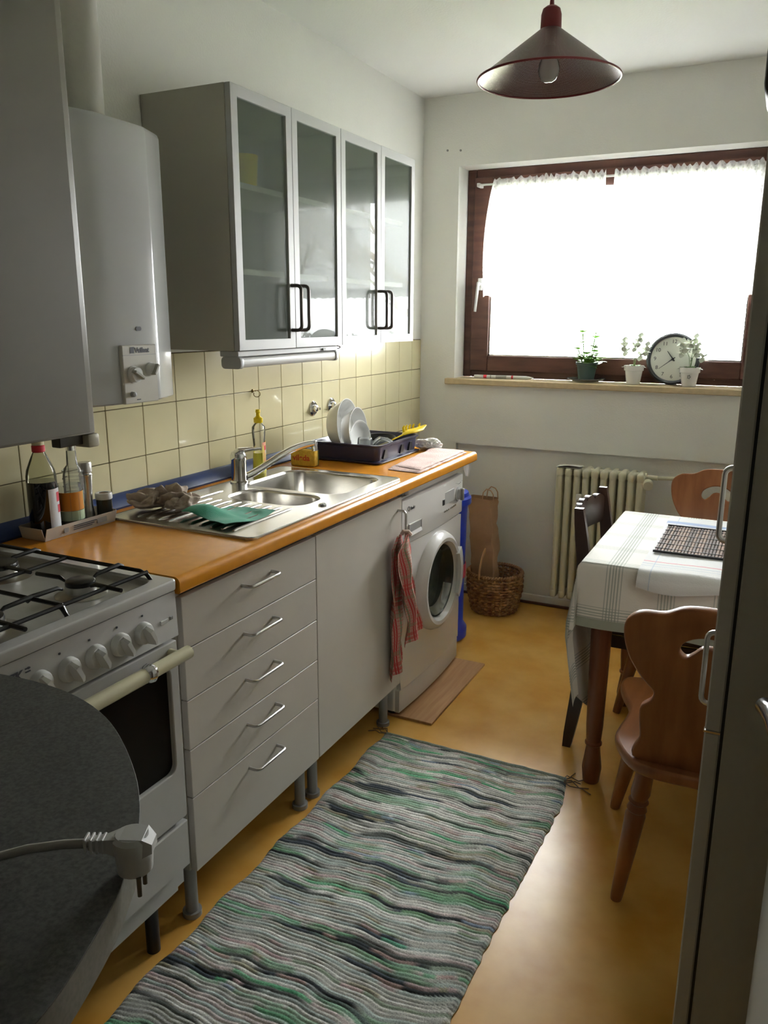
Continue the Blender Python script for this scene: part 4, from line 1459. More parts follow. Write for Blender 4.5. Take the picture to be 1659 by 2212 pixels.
g = G()
nst = 22
for k in range(13):
    z = .010 + k * .0145
    pts = []
    for i in range(nst * 4):
        a = 2 * PI * i / (nst * 4)
        r = kr(z) + .0045 * math.sin(nst * a + k * PI)
        pts.append(KC + Vector((r * math.cos(a) * 1.02, r * math.sin(a), z)))
    pts.append(pts[0])
    g.tube(pts, .0068, 6, caps=False)
g.build('weave', M_wick, bk, kind='stuff')
for i in range(nst):
    a = 2 * PI * (i + .5) / nst
    G().tube([KC + Vector((kr(z) * math.cos(a) * 1.02, kr(z) * math.sin(a), z)) for z in (.004, .10, .205)], .006, 6).build('stake', mat('light_wicker', (.50, .30, .12), .55, scale=30, col2=(.36, .2, .08)) if i == 0 else bpy.data.materials['light_wicker'], bk)
g = G()
for ph in (0, PI):
    pts = [KC + Vector(((kr(.2) + .004 * math.cos(30 * a + ph)) * math.cos(a) * 1.02, (kr(.2) + .004 * math.cos(30 * a + ph)) * math.sin(a), .205 + .006 * math.sin(30 * a + ph))) for a in [2 * PI * i / 120 for i in range(121)]]
    g.tube(pts, .007, 6, caps=False)
g.build('rim', M_wick, bk)
G().lathe([(0, .003), (.108, .003), (.112, .008), (0, .008)], KC, n=28).build('base', M_wick, bk)
pts = []
for i in range(17):
    t = PI * i / 16
    pts.append(KC + Vector((-.048 + .010 * math.cos(t), .140 * math.cos(t) * -1, .195 + .13 * math.sin(t))))
G().tube(pts, [.012] * 17, 10, flat=.45).build('handle', mat('handle_wood', (.42, .24, .10), .5), bk)

pb = thing('paper_bag', 'crumpled brown paper bag standing in the wicker basket', 'bag', (.44, 1.46, .02))
g = G()
BX0, BX1, BY0, BY1 = .392, .512, 1.432, 1.512
L = []
for k in range(26):
    z = .014 + .575 * k / 25
    ring = []
    per = rrect(BX0, BX1, BY0, BY1, .008, 3)
    lean = -.038 * k / 25
    k0 = 1.0 if z > .22 else .80 + .2 * z / .22
    n_ = []
    for p in per:
        q = Vector((p[0] * 9, p[1] * 9, z * 9))
        d = noise.noise(q * 1.3) * .018 + (1 - abs(noise.noise(q * 2.6 + Vector((5, 1, 2)))) * 2) * .007
        cx_, cy_ = (BX0 + BX1) / 2, (BY0 + BY1) / 2
        v_ = Vector((p[0] - cx_, p[1] - cy_, 0)) * k0
        ring.append(Vector((cx_, cy_, z)) + v_ + v_.normalized() * d + Vector((lean, 0, .02 * noise.noise(q * .7) * (k / 25))))
    L.append(ring)
g.loops(L, True, False)
g.build('bag', M_paper, pb, smooth=True, ang=25)
for yy in (BY0 + .006, BY1 - .006):
    G().tube([(.425, yy, .575), (.430, yy, .615), (.448, yy, .635), (.470, yy, .628), (.482, yy, .610), (.485, yy, .575)], .003, 8).build('handle', M_paper, pb)

# ================================================================== table
TX_0, TX_1, TY_0, TY_1, TZ = 1.232, 2.255, .035, .760, .755
tb_ = thing('dining_table', 'wooden dining table with turned legs under a plaid cloth', 'table', (1.74, .4, 0))
G().box(TX_0 + .006, TX_1, TY_0 + .006, TY_1 - .006, TZ - .028, TZ - .0045, .004).build('table_top', M_tleg, tb_)
G().box(TX_0 + .05, TX_1 - .03, TY_0 + .05, TY_1 - .05, TZ - .105, TZ - .029).build('apron', M_tleg, tb_)
for x in (TX_0 + .062, TX_1 - .062):
    for y in (TY_0 + .065, TY_1 - .065):
        G().lathe([(0, 0), (.024, 0), (.026, .004), (.031, .05), (.030, .062), (.022, .125), (.0225, .13), (.027, .135), (.027, .141), (.023, .146), (.0265, .20), (.031, .45), (.033, .62), (.033, .649), (0, .649)], (x, y, 0), n=28).build('leg', M_tleg, tb_, ang=35)

M_plaid = stripes_material('plaid_tablecloth', (.82, .80, .75), [
    (0, .004, .0022, (.36, .40, .36, .75), .15), (0, .013, .0022, (.36, .40, .36, .75), .15), (0, .022, .0016, (.40, .43, .40, .7), .15),
    (1, .004, .0018, (.36, .40, .36, .7), .17), (1, .013, .0018, (.36, .40, .36, .7), .17), (1, .021, .0012, (.40, .43, .40, .6), .17)], weave=.3)
tc_ = thing('tablecloth', 'off-white tablecloth with grey-green checks draped over the table', 'tablecloth', (1.74, .4, TZ))
# the cloth is one surface: top, front drop, left drop, rear drop
ZCL = TZ + .0012
xa, xb = TX_0, TX_1 - .004
ya, yb = TY_0, TY_1


def clothpt(s, t):
    """s: distance in from the left edge (negative = hanging left); t: distance from the front edge (negative = hanging front)"""
    x = xa + s; y = ya + t; z = ZCL
    dl = max(0, -s); df = max(0, -t); db = max(0, t - (yb - ya))
    x = max(x, xa); y = min(max(y, ya), yb)
    z = ZCL
    r = .012
    if dl > 0 and df == 0 and db == 0:
        yy = y
        z -= dl
        k = min(1, dl / .25)
        kk = 1 if yy < .24 else (max(0, 1 - (yy - .24) / .05))
        x = xa - .0035 - .016 * kk * min(1, dl / .2) * (1 + .9 * math.sin(yy * 16 + 1.2)) + .20 * max(0, dl - .25) - .002
    elif df > 0 and dl == 0:
        z -= df
        y = ya - .004 - .012 * min(1, df / .15) * (1 + .8 * math.sin(s * 17 + .4))
    elif db > 0 and dl == 0:
        z -= db
        y = yb + .004 + .01 * min(1, db / .15) * (1 + .8 * math.sin(s * 15))
    elif df > 0:
        # corner: the cloth folds into a hanging cone
        tot = max(dl, df)
        a = math.atan2(dl, df)          # 0 = front, pi/2 = left
        rad = math.hypot(dl, df)
        z -= min(rad, tot * 1.10)
        o_ = .010 + .022 * math.sin(2 * a) * min(1, rad / .30)
        dirx, diry = -math.sin(a), -math.cos(a)
        x = xa + dirx * o_ ; y = ya + diry * o_
        x += .16 * max(0, dl - .25)
    elif db > 0:
        rad = math.hypot(dl, db); a = math.atan2(dl, db)
        z -= min(rad, max(dl, db) * 1.1)
        o_ = .012 + .05 * math.sin(2 * a) * min(1, rad / .3)
        x = xa - math.sin(a) * o_; y = yb + math.cos(a) * o_
    return Vector((x, y, z))


def hang_left(t):
    if t < .15: return .43 + .13 * (t / .15)
    if t < .25: return .56 - .29 * (t - .15) / .10
    return .265


s0, s1, t0, t1 = -.50, xb - xa, -.195, (yb - ya) + .20
ns, ntt = 120, 100
SS = [-1 + i / 40 for i in range(40)] + [(xb - xa) * i / 80 for i in range(81)]
TT = [t0 * (1 - i / 18) for i in range(18)] + [(yb - ya) * i / 60 for i in range(61)] + [(yb - ya) + .20 * (i + 1) / 16 for i in range(16)]
g = G()
VV = []
for s in SS:
    row = []
    for t in TT:
        ss = s * hang_left(min(max(t, 0), yb - ya)) if s < 0 else s
        row.append((g.bm.verts.new(clothpt(ss, t)), ss, t))
    VV.append(row)
for i in range(len(SS) - 1):
    for j in range(len(TT) - 1):
        q = (VV[i][j], VV[i + 1][j], VV[i + 1][j + 1], VV[i][j + 1])
        f_ = g.bm.faces.new([a[0] for a in q])
        for lp, a in zip(f_.loops, q): lp[g.uv].uv = (a[1] + 2.0, a[2] + 2.02)
cl = g.build('cloth', M_plaid, tc_, ang=80)
# hem band
M_hem = stripes_material('grey_green_hem', (.40, .43, .36), [], weave=.3)
g = G()
g.grid(lambda u, v: clothpt((xb - xa) * u, -.195 + .030 * v) + Vector((0, -.0022, 0)), 70, 2)
g.build('front_hem_band', M_hem, tc_, ang=80)
g = G()
g.grid(lambda u, v: clothpt(-hang_left((yb - ya) * u) + .035 * v - .0, (yb - ya) * u) + Vector((-.0025, 0, 0)), 60, 2)
g.build('side_hem_band', M_hem, tc_, ang=80)

# second cloth under the place mat
M_cloth2 = stripes_material('white_striped_cloth', (.74, .74, .74), [
    (1, .085, .018, (.26, .36, .60, .75), 0), (1, .115, .002, (.3, .4, .62, .6), 0), (1, .602, .0025, (.62, .10, .16, .9), 0), (1, .628, .0018, (.30, .42, .55, .7), 0),
    (1, .65, .002, (.3, .42, .55, .4), 0), (0, .035, .0015, (.35, .45, .6, .5), 0)], weave=.3)
c2 = thing('runner_cloth', 'white cloth with blue and red stripes across the table under the bamboo mat', 'cloth', (1.66, .39, ZCL))


def c2f(u, v):
    x = 1.398 + .52 * u
    t = .730 - .74 * v
    y = t
    z = ZCL + .0016 + .0012 * (1 + math.sin(u * 11 + v * 5))
    if t < .035:
        d = .035 - t
        y = .022 - .004 * math.sin(u * 14); z = ZCL + .001 - d * 1.0 - .012 * math.sin(u * 9) * (d / .045)
        y -= .018 * min(1, d / .03)
    return Vector((x, y, z))


G().grid(c2f, 50, 90, uv=lambda u, v: (u * .52, v * .74)).build('cloth', M_cloth2, c2, ang=80)
pm = thing('bamboo_placemat', 'brown slatted bamboo place mat on the striped cloth', 'place mat', (1.64, .395, ZCL + .005))
g = G(); g2 = G()
rnd = random.Random(3)
nsl = 46
zp = ZCL + .0052
for i in range(nsl):
    x0 = 1.412 + i * .0098
    hh_ = rnd.uniform(.0030, .0040)
    (g2 if rnd.random() < .5 else g).box(x0, x0 + .0082, .222, .575, zp, zp + hh_, .0012)
g.build('dark_slats', mat('dark_bamboo', (.06, .035, .022), .75, scale=30, col2=(.10, .055, .035), stretch=(1, .05, 1)), pm, kind='stuff', label='dark brown slats')
g2.build('light_slats', mat('light_bamboo', (.15, .085, .05), .75, scale=30, col2=(.24, .14, .085), stretch=(1, .05, 1)), pm, kind='stuff', label='light brown slats')
g = G()
for y in (.262, .32, .38, .44, .50, .545):
    g.tube([(1.410, y, zp + .0040), (1.412 + nsl * .0098, y, zp + .0040)], .0012, 6)
for y in (.222, .573):
    g.tube([(1.410, y, zp + .0035), (1.412 + nsl * .0098, y, zp + .0035)], .004, 8)
g.build('binding_threads', M_black, pm)


# ================================================================== chairs
def smooth_outline(P, n=6):
    out = []
    N = len(P)
    for i in range(N):
        p0, p1, p2, p3 = [Vector(P[(i + k) % N]).to_2d() for k in (-1, 0, 1, 2)]
        for j in range(n):
            t = j / n
            out.append(.5 * ((2 * p1) + (-p0 + p2) * t + (2 * p0 - 5 * p1 + 4 * p2 - p3) * t * t + (-p0 + 3 * p1 - 3 * p2 + p3) * t ** 3))
    return [(p.x, p.y) for p in out]


def farm_chair(label):
    """built at the origin facing +y, back board at y = -0.22"""
    t = thing('farmhouse_chair', label, 'chair', (0, 0, 0), 'carved-back wooden farmhouse chairs')
    half = [(-.012, .885), (.045, .880), (.095, .858), (.142, .853), (.172, .830), (.178, .795), (.168, .745), (.146, .700), (.124, .672), (.108, .652), (.112, .628), (.132, .606), (.136, .580), (.132, .52), (.130, .448)]
    pts = [(x, z) for x, z in half[1:]]
    oh = [(x, z) for x, z in pts] + [(-x, z) for x, z in reversed(pts)]
    o2 = smooth_outline(oh, 5)
    o2 = [(x, max(z, .448)) for x, z in o2]
    hole = smooth_outline([(-.058, .770), (-.045, .757), (-.030, .768), (-.012, .786), (.012, .786), (.030, .768), (.045, .757), (.058, .770), (.052, .792), (.028, .808), (0, .813), (-.028, .808), (-.052, .792)], 5)
    tilt = .20
    M = Matrix.Translation((0, -.205, .448)) @ Matrix.Rotation(tilt, 4, 'X') @ Matrix.Translation((0, 0, -.448)) @ frame((1, 0, 0), (0, 0, 1), (0, 0, 0))
    plate('backrest', [o2, hole], .020, M, M_oak, t, bev=.004)
    so = smooth_outline([(0, -.245), (.10, -.245), (.155, -.215), (.200, -.13), (.203, -.07), (.196, .0), (.200, .06), (.232, .14), (.245, .20), (.225, .245), (.12, .262), (0, .265),
                         (-.12, .262), (-.225, .245), (-.245, .20), (-.232, .14), (-.200, .06), (-.196, .0), (-.203, -.07), (-.200, -.13), (-.155, -.215), (-.10, -.245)], 4)
    plate('seat', [so], .028, Matrix.Translation((0, 0, .436)), M_oak, t, bev=.008)
    for sx in (-1, 1):
        for y0_, y1_, x1_ in ((-.165, -.145, .165), (.155, .262, .245)):
            a = Vector((sx * .115 if y0_ < 0 else sx * .165, y0_, .424)); b = Vector((sx * x1_, y1_, 0))
            d = b - a
            prof = [(0, .020), (.08, .021), (.22, .024), (.26, .019), (.275, .025), (.29, .019), (.33, .025), (.345, .020), (.37, .025), (.6, .022), (.97, .0155), (1, .014)]
            G().tube([a + d * q for q, r in prof], [r for q, r in prof], 16).build('leg', M_oak, t, ang=40)
    G().box(-.16, .16, -.17, -.14, .395, .4215, .003).build('batten', M_oak, t)
    G().box(-.18, .18, .14, .17, .395, .4215, .003).build('batten', M_oak, t)
    return t


ch = farm_chair('brown farmhouse chair with its carved back to the camera, near side of the table')
ch2 = dup(ch)
ch2['label'] = 'orange-brown farmhouse chair facing the camera, far side of the table by the radiator'
ch.location = (1.637, -.275, 0)
ch.rotation_euler = (0, 0, .0)
ch2.location = (1.525, .872, 0)
ch2.rotation_euler = (0, 0, PI)

# dark chair at the left end of the table, facing +x
bc = thing('dark_chair', 'dark brown chair with a scalloped top rail, pushed under the left end of the table', 'chair', (1.3, .47, 0))
yA, yB = .285, .665


def postx(z): return 1.170 + .042 * math.sin(min(1, max(0, (z) / .86)) * PI) ** 1.1 - .008 * (z / .86)


for y in (yA, yB):
    zs = [i * .86 / 16 for i in range(17)]
    L = []
    for z in zs:
        x = postx(z)
        hw = .014 + .011 * math.sin(PI * min(1, max(0, z / .86))) ** .6
        L.append([Vector((x - hw, y - .012, z)), Vector((x + hw, y - .012, z)), Vector((x + hw, y + .012, z)), Vector((x - hw, y + .012, z))])
    g = G().loops(L)
    g.build('back_post', M_dwood, bc, ang=50)
g = G()


def rail(zl, zh, scal):
    n = 40
    L = []
    for i in range(n + 1):
        u = i / n
        y = yA + .012 + (yB - yA - .024) * u
        x = postx(.80) - .008 - .034 * math.sin(PI * u)
        zt_ = zh + (scal * abs(math.sin(u * PI * 5)) ** .7 if scal else 0) + (.010 * math.sin(PI * u) if scal else 0)
        L.append([Vector((x - .009, y, zl)), Vector((x + .009, y, zl)), Vector((x + .009, y, zt_)), Vector((x - .009, y, zt_))])
    return G().loops(L)


rail(.735, .825, .016).build('top_rail', M_dwood, bc, ang=60)
G().box(1.205, 1.62, yA - .0, yB + .02, .44, .465, .008, 2).build('seat', M_dwood, bc)
for y in (yA, yB):
    G().tube([(1.585, y, .44), (1.60, y, 0)], [.018, .014], 12).build('front_leg', M_dwood, bc)
G().box(1.24, 1.59, yA - .008, yA + .008, .40, .439).build('seat_rail', M_dwood, bc)
G().box(1.24, 1.59, yB - .008, yB + .008, .40, .439).build('seat_rail', M_dwood, bc)

# ================================================================== rug
rg = thing('rag_rug', 'long woven rag rug in grey, green and black stripes on the floor', 'rug', (.9, -.8, 0))
RL0, RL1 = .072, -1.78


def yarn_material():
    m = bpy.data.materials.new('rag_weave')
    m.use_nodes = True
    nt = m.node_tree
    b = nt.nodes['Principled BSDF']
    b.inputs['Roughness'].default_value = .95
    b.inputs['Specular IOR Level'].default_value = .15
    at = nt.nodes.new('ShaderNodeVertexColor'); at.layer_name = 'yarn'
    nz = nt.nodes.new('ShaderNodeTexNoise'); nz.inputs['Scale'].default_value = 320
    tc = nt.nodes.new('ShaderNodeTexCoord')
    nt.links.new(tc.outputs['Object'], nz.inputs[0])
    mr = nt.nodes.new('ShaderNodeMapRange'); mr.inputs[1].default_value = .3; mr.inputs[2].default_value = .7
    mr.inputs[3].default_value = .62; mr.inputs[4].default_value = 1.25
    nt.links.new(nz.outputs[0], mr.inputs[0])
    mx = nt.nodes.new('ShaderNodeMix'); mx.data_type = 'RGBA'; mx.blend_type = 'MULTIPLY'; mx.inputs[0].default_value = 1
    nt.links.new(at.outputs[0], mx.inputs[6]); nt.links.new(mr.outputs[0], mx.inputs[7])
    nt.links.new(mx.outputs[2], b.inputs['Base Color'])
    return m


LIGHT = [(.46, .46, .42), (.56, .56, .52), (.38, .39, .35), (.50, .44, .42), (.40, .46, .43), (.62, .62, .58)]
DARKS = [(.035, .04, .042), (.07, .085, .10), (.09, .10, .09)]
GREENS = [(.12, .30, .16), (.10, .40, .20), (.17, .27, .17), (.22, .38, .26)]
ODD = [(.36, .25, .22), (.26, .33, .42), (.45, .33, .33), (.30, .27, .18)]


def yarn(row, x):
    rr = random.Random(row * 7919 + 13)
    base = rr.choice(LIGHT)
    c = Vector(base)
    # rags of other colours come and go along each weft row; neighbouring rows share them
    n1 = noise.noise(Vector((x * 3.1 + 11, row * .31, 1.7)))
    n2 = noise.noise(Vector((x * 2.3 - 4, row * .43, 9.2)))
    n3 = noise.noise(Vector((x * 7.0, row * .9, 4.4)))
    if n1 > .22: c = c.lerp(Vector(rr.choice(GREENS)), min(.85, (n1 - .22) * 6))
    if n2 > .26: c = c.lerp(Vector(rr.choice(DARKS)), min(1, (n2 - .26) * 9))
    if n3 > .34: c = c.lerp(Vector(rr.choice(ODD)), min(.8, (n3 - .34) * 9))
    if rr.random() < .10: c = c.lerp(Vector(rr.choice(DARKS)), .55 + .35 * n1)
    if rr.random() < .07: c = c.lerp(Vector(rr.choice(GREENS)), .7)
    c *= 1.12 + .35 * noise.noise(Vector((x * 26, row * 3.3, 2)))
    return c


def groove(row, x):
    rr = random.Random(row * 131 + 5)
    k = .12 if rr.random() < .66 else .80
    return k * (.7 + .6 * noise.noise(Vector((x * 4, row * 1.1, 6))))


NU, NV = 1150, 70
g = G()
col = g.bm.verts.layers.float_color.new('yarn')
VR = []
PITCH = .0104
for i in range(NU + 1):
    row = []
    u = i / NU
    for j in range(NV + 1):
        v = j / NV
        y = RL0 + (RL1 - RL0) * u
        wl_ = .563 + .006 * math.sin(y * 23) + .004 * noise.noise(Vector((y * 30, 1, 0))) + (.004 if u < .01 else 0)
        wr_ = 1.238 + .010 * math.sin(y * 3 + 1) + .006 * noise.noise(Vector((y * 30, 7, 0))) - (.025 * max(0, 1 - u * 14))
        x = wl_ + (wr_ - wl_) * v
        warp_ = .010 * math.sin(x * 9 + y * 1.3) + .034 * noise.noise(Vector((x * 5.0, y * 2.0, 3))) + .013 * noise.noise(Vector((x * 13, y * 7, 9)))
        q = (y + warp_ - .05 * x) / PITCH
        ri = math.floor(q)
        fr__ = q - ri
        amp = .0018 + .0020 * (noise.noise(Vector((ri * .7, x * 3, 2))) * .5 + .5)
        h = .005 + amp * math.sin(PI * fr__) ** .7 + .0035 * (noise.noise(Vector((x * 3.2, (y + warp_) * 22, 5))) * .5 + .5)
        h += .007 * max(0, noise.noise(Vector((x * 5, y * 8, 8)))) + .003 * max(0, noise.noise(Vector((x * 9, y * 26, 3))))
        ed = min(v, 1 - v) * (wr_ - wl_)
        h *= min(1, .25 + ed / .012)
        if u < .012: h = .006 + .006 * math.sin(PI * min(1, u / .012))
        vv = g.bm.verts.new((x, y + (.004 * noise.noise(Vector((x * 20, 0, 4))) if u < .02 else 0), h))
        c = yarn(ri, v)
        if u < .012: c = (.25, .28, .24)
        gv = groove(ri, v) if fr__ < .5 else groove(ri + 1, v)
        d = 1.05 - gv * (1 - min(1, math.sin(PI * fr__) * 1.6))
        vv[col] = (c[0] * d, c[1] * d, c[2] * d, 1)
        row.append(vv)
    VR.append(row)
for i in range(NU):
    for j in range(NV):
        g.bm.faces.new((VR[i][j], VR[i + 1][j], VR[i + 1][j + 1], VR[i][j + 1]))
# underside skirt
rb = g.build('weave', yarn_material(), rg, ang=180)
for (bx, by, ex) in ((1.212, .045, [(1.285, .10), (1.312, .015), (1.24, .115), (1.27, .060), (1.30, .045)]), (.572, .066, [(.515, .10), (.50, .055), (.53, .11), (.508, .078)])):
    g = G()
    for k, (x, y) in enumerate(ex):
        g.tube([(bx, by, .006), ((bx * 2 + x) / 3, (by * 2 + y) / 3 + .012 * (-1) ** k, .009), ((bx + x * 2) / 3, (by + y * 2) / 3 + .010 * (-1) ** (k + 1), .004), (x, y, .003)], .0018, 6)
    g.build('fringe', mat('fringe_thread', (.20, .13, .08), .9) if bx > 1 else bpy.data.materials['fringe_thread'], rg)

# ================================================================== built-in fridge cabinet at the right
FX, FY0, FY1 = 1.6715, -1.195, -.600
fc_ = thing('fridge_cabinet', 'tall grey-white fridge cabinet with two doors along the right edge', 'cabinet', (1.97, -.9, 0))
M_fr = mat('fridge_white', (.68, .67, .62), .4)
M_frs = mat('fridge_side_grey', (.58, .58, .52), .45)
G().box(FX + .0245, XR - .002, FY0 + .003, FY1 - .003, .0, 2.12, .002).build('carcass', M_frs, fc_)
G().box(FX + .0205, FX + .0245, FY0 + .008, FY1 - .006, .12, 2.10).build('door_seal', M_black, fc_)
for z0_, z1_, hz in ((.12, .9135, (.700, .855)), (.9165, 2.118, (1.045, 1.190))):
    d = G().box(FX, FX + .0205, FY0, FY1, z0_, z1_, .002).build('door', M_fr, fc_)
    bow_handle(G(), (FX, -.648, hz[1]), (FX, -.648, hz[0]), (-1, 0, 0), .036, .0055).build('handle', M_satin, d)
G().box(FX - .001, FX + .020, FY0 - .001, FY0 + .010, .9136, .9164).build('hinge', M_chrome, fc_)

# ---- open room door at the far right
M_door = mat('door_paint', (.40, .41, .37), .45)
rd = thing('door_1', None, None, (1.78, -2.2, 0), kind='structure')
DX = 1.760
G().box(DX, DX + .040, -2.19, -1.385, .008, 2.02, .002).build('door_leaf', M_door, rd)
g = G()
g.lathe([(.024, 0), (.024, .004), (.011, .006), (.0095, .008), (.0095, .016), (0, .016)], (DX, -1.450, 1.072), (-1, 0, 0), 22)
g.build('handle_rosette', M_satin, rd)
g = G()
g.tube([(1.733, -1.430, 1.078), (1.736, -1.440, 1.080), (1.743, -1.462, 1.084), (1.7475, -1.49, 1.086), (1.749, -1.515, 1.086)], [.005, .0095, .0105, .0105, .009], 14)
g.build('door_handle', mat('black_lever', (.015, .015, .016), .18), rd)
hb = thing('hanging_hook_plate', 'dark grey rounded plate at the upper right picture edge', 'hook', (1.72, -1.46, 1.64))
g = G()
g.prism([(p[0], p[1]) for p in rrect(1.676, DX - .0005, 1.640, 1.760, .014, 5)], 'xz', -1.50, -1.42, .004)
g.build('plate', mat('dark_grey_plate', (.09, .095, .085), .45), hb)

# ================================================================== grey rounded table, lower left
gt = thing('rounded_table', 'dark grey speckled table top with rounded end in the near left corner', 'table', (.7, -1.95, 0))
ol = [(.10, -1.600), (.35, -1.596), (.55, -1.582), (.724, -1.557), (.767, -1.552), (.813, -1.551), (.864, -1.555), (.923, -1.569), (.980, -1.593), (1.036, -1.627), (1.092, -1.668), (1.129, -1.701), (1.159, -1.733), (1.187, -1.770), (1.207, -1.804), (1.222, -1.830),
      (1.238, -1.866), (1.256, -1.915), (1.266, -1.953), (1.270, -2.00), (1.262, -2.06), (1.24, -2.10), (1.19, -2.13), (1.12, -2.15), (.10, -2.15)]
TZT = .950
ol = smooth_outline(ol, 3)
me_ = plate_mesh([ol], .0385, .0)
me_.transform(Matrix.Translation((0, 0, TZT - .0205)))
link_mesh(me_, 'edge_band', M_speckedge, gt)
me_ = plate_mesh([ol], .0015, .0004)
me_.transform(Matrix.Translation((0, 0, TZT - .0005)))
link_mesh(me_, 'table_top', M_speck, gt)
for x, y in ((.22, -1.70), (.22, -2.05), (.85, -1.98)):
    G().cyl((x, y, 0), (x, y, TZT - .04), .022).build('leg', M_grey, gt)

pl_ = thing('power_plug', 'white unplugged mains plug with its cord lying on the grey table edge', 'plug', (1.2, -1.80, TZT))
E3 = Vector((.55, -.84, 0)).normalized()     # outward over the table edge
PCc = Vector((1.211, -1.797, TZT + .0215))
xr = Vector((.896, .444, 0)).normalized()
sd = Vector((0, 0, 1)).cross(xr)
g = G()


def ploc(a, b, c): return PCc + xr * a + sd * b + Vector((0, 0, c))


L = []
for z_, r_, fl in ((-.018, .0165, 1), (-.004, .0175, 1), (.004, .0185, 1), (.016, .019, .95), (.020, .016, .9)):
    ring = []
    for i in range(20):
        t = 2 * PI * i / 20
        a = r_ * math.cos(t) * 1.0
        b = r_ * math.sin(t) * fl
        if z_ >= .004 and a > .012: a = .012 + (a - .012) * .5
        ring.append(ploc(a + .002, b, z_))
    L.append(ring)
g.loops(L)
g.build('plug_body', M_pwhite, pl_, ang=35)
g = G()
L = []
for a, hw, zz0, zz1 in ((-.040, .0045, .004, .013), (-.022, .0065, .002, .016), (-.006, .0125, .000, .0205), (.014, .0135, .002, .0205), (.022, .009, .004, .013)):
    L.append([ploc(a, -hw, zz0), ploc(a, hw, zz0), ploc(a, hw * .9, zz1), ploc(a, -hw * .9, zz1)])
g.loops(L)
g.build('plug_top', M_pwhite, pl_, ang=35)
for k in range(4):
    a = -.042 + k * .0055
    G().box(-.0013, .0013, -.0068, .0068, .001, .0165, .0006).xf(Matrix.Translation(PCc + xr * a) @ Matrix.Rotation(math.atan2(xr.y, xr.x), 4, 'Z')).build('strain_relief_ring', M_pwhite, pl_)
for b in (-.0095, .0095):
    p = PCc + xr * .0095 - sd * .004 + sd * b * .9 + E3 * .003
    G().cyl(p + Vector((0, 0, -.017)), p + Vector((0, 0, -.0365)), .0024, .0022, 12).build('prong', mat('brass_prong_%d' % (b > 0), (.16, .14, .10), .3, .8), pl_)
g = G()
q0 = PCc + Vector((0, 0, .0085)) - xr * .040
g.tube([q0 + xr * .02, q0, (1.150, -1.822, TZT + .0255), (1.118, -1.838, TZT + .020), (1.080, -1.866, TZT + .011), (1.04, -1.905, TZT + .0055), (.98, -1.97, TZT + .0048), (.90, -2.05, TZT + .0048), (.80, -2.12, TZT + .0048)], .0044, 12)
g.build('cord', M_cord, pl_)

# ================================================================== pendant lamp
LC = (1.041, .10)
lp_ = thing('pendant_lamp', 'dark red perforated cone pendant lamp hanging from the ceiling', 'lamp', (LC[0], LC[1], 2.1))
ZR = 2.108
G().tube([(LC[0], LC[1], 2.296), (LC[0], LC[1], 2.40), (LC[0], LC[1], 2.492)], .0035, 8).build('cord', M_lampred, lp_)
G().lathe([(.045, 2.4995), (.045, 2.49), (.03, 2.472), (0, 2.470)], (LC[0], LC[1], 0), n=24).build('ceiling_rose', M_lampred, lp_)
G().lathe([(.0275, 2.232), (.0285, 2.236), (.0275, 2.268), (.0235, 2.282), (.014, 2.289), (.0065, 2.291), (.005, 2.308), (0, 2.309)], (LC[0], LC[1], 0), n=32).build('socket_cover', M_lampred, lp_)


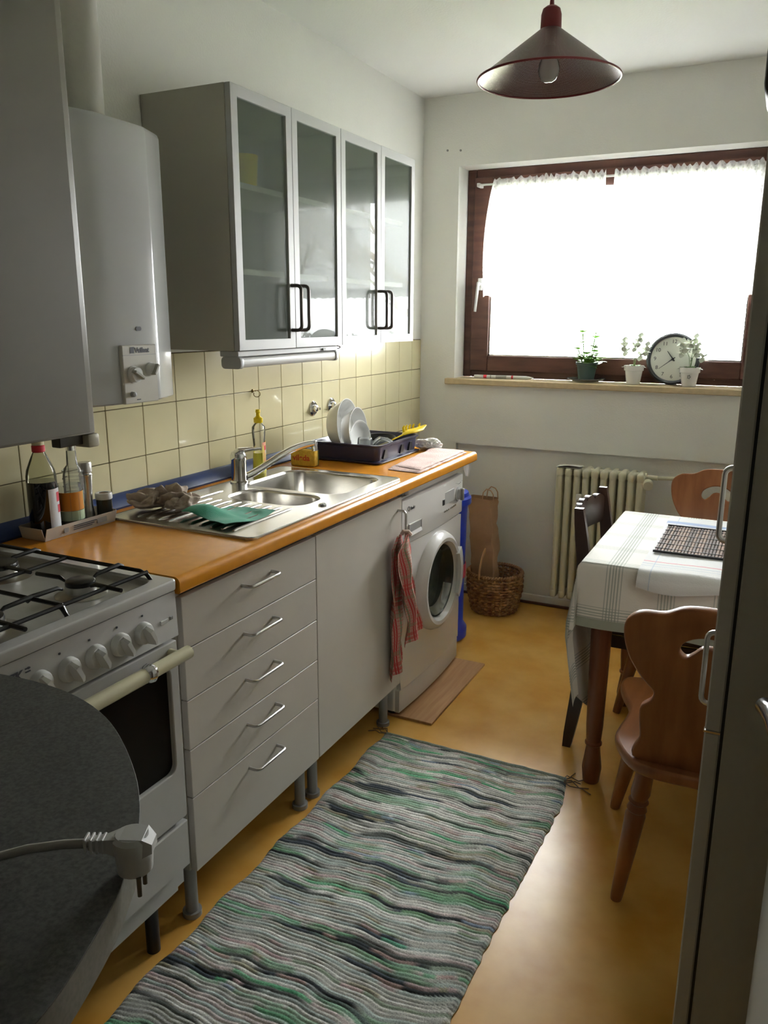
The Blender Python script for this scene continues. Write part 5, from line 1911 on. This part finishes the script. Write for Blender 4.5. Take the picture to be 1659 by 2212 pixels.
def mesh_shade_material():
    m = bpy.data.materials.new('perforated_red_metal')
    m.use_nodes = True
    nt = m.node_tree
    b = nt.nodes['Principled BSDF']
    b.inputs['Base Color'].default_value = (.085, .035, .033, 1)
    b.inputs['Roughness'].default_value = .4
    b.inputs['Metallic'].default_value = .3
    out = nt.nodes['Material Output']
    tr = nt.nodes.new('ShaderNodeBsdfTransparent')
    mx = nt.nodes.new('ShaderNodeMixShader')
    uv = nt.nodes.new('ShaderNodeUVMap'); uv.uv_map = 'UVMap'
    sp = nt.nodes.new('ShaderNodeSeparateXYZ'); nt.links.new(uv.outputs[0], sp.inputs[0])
    fs = []
    for k, per in ((0, 1.0), (1, 1.0)):
        f = nt.nodes.new('ShaderNodeMath'); f.operation = 'FRACT'; nt.links.new(sp.outputs[k], f.inputs[0])
        s_ = nt.nodes.new('ShaderNodeMath'); s_.operation = 'SUBTRACT'; nt.links.new(f.outputs[0], s_.inputs[0]); s_.inputs[1].default_value = .5
        q = nt.nodes.new('ShaderNodeMath'); q.operation = 'MULTIPLY'; nt.links.new(s_.outputs[0], q.inputs[0]); nt.links.new(s_.outputs[0], q.inputs[1])
        fs.append(q)
    ad = nt.nodes.new('ShaderNodeMath'); ad.operation = 'ADD'
    nt.links.new(fs[0].outputs[0], ad.inputs[0]); nt.links.new(fs[1].outputs[0], ad.inputs[1])
    lt = nt.nodes.new('ShaderNodeMath'); lt.operation = 'LESS_THAN'; lt.inputs[1].default_value = .13 ** 2
    nt.links.new(ad.outputs[0], lt.inputs[0])
    nt.links.new(lt.outputs[0], mx.inputs[0]); nt.links.new(b.outputs[0], mx.inputs[1]); nt.links.new(tr.outputs[0], mx.inputs[2])
    nt.links.new(mx.outputs[0], out.inputs[0])
    return m


Rr, R0, Zt = .194, .0275, 2.233


def shade(u, v):
    a = 2 * PI * u
    r = R0 + (Rr - R0) * v
    z = Zt - (Zt - ZR) * v
    return Vector((LC[0] + r * math.cos(a), LC[1] + r * math.sin(a), z))


G().grid(shade, 96, 14, uv=lambda u, v: (u * 260, v * 62)).build('shade', mesh_shade_material(), lp_, recalc=False)
pts = [Vector((LC[0] + (Rr + .001) * math.cos(2 * PI * i / 80), LC[1] + (Rr + .001) * math.sin(2 * PI * i / 80), ZR)) for i in range(81)]
G().tube(pts, .0032, 8, caps=False).build('rim', M_lampred, lp_)
G().lathe([(.0, 2.100), (.010, 2.1005), (.020, 2.106), (.027, 2.118), (.030, 2.132), (.027, 2.148), (.020, 2.165), (.0145, 2.185), (.013, 2.20), (0, 2.2)], (LC[0], LC[1], 0), n=28).build('bulb', clear_glass('bulb_glass', (.95, .95, .95), body=.35, bodycol=(.7, .68, .65), ior=1.2), lp_)
G().lathe([(.014, 2.19), (.014, 2.235), (0, 2.235)], (LC[0], LC[1], 0), n=20).build('bulb_socket', M_pwhite, lp_)
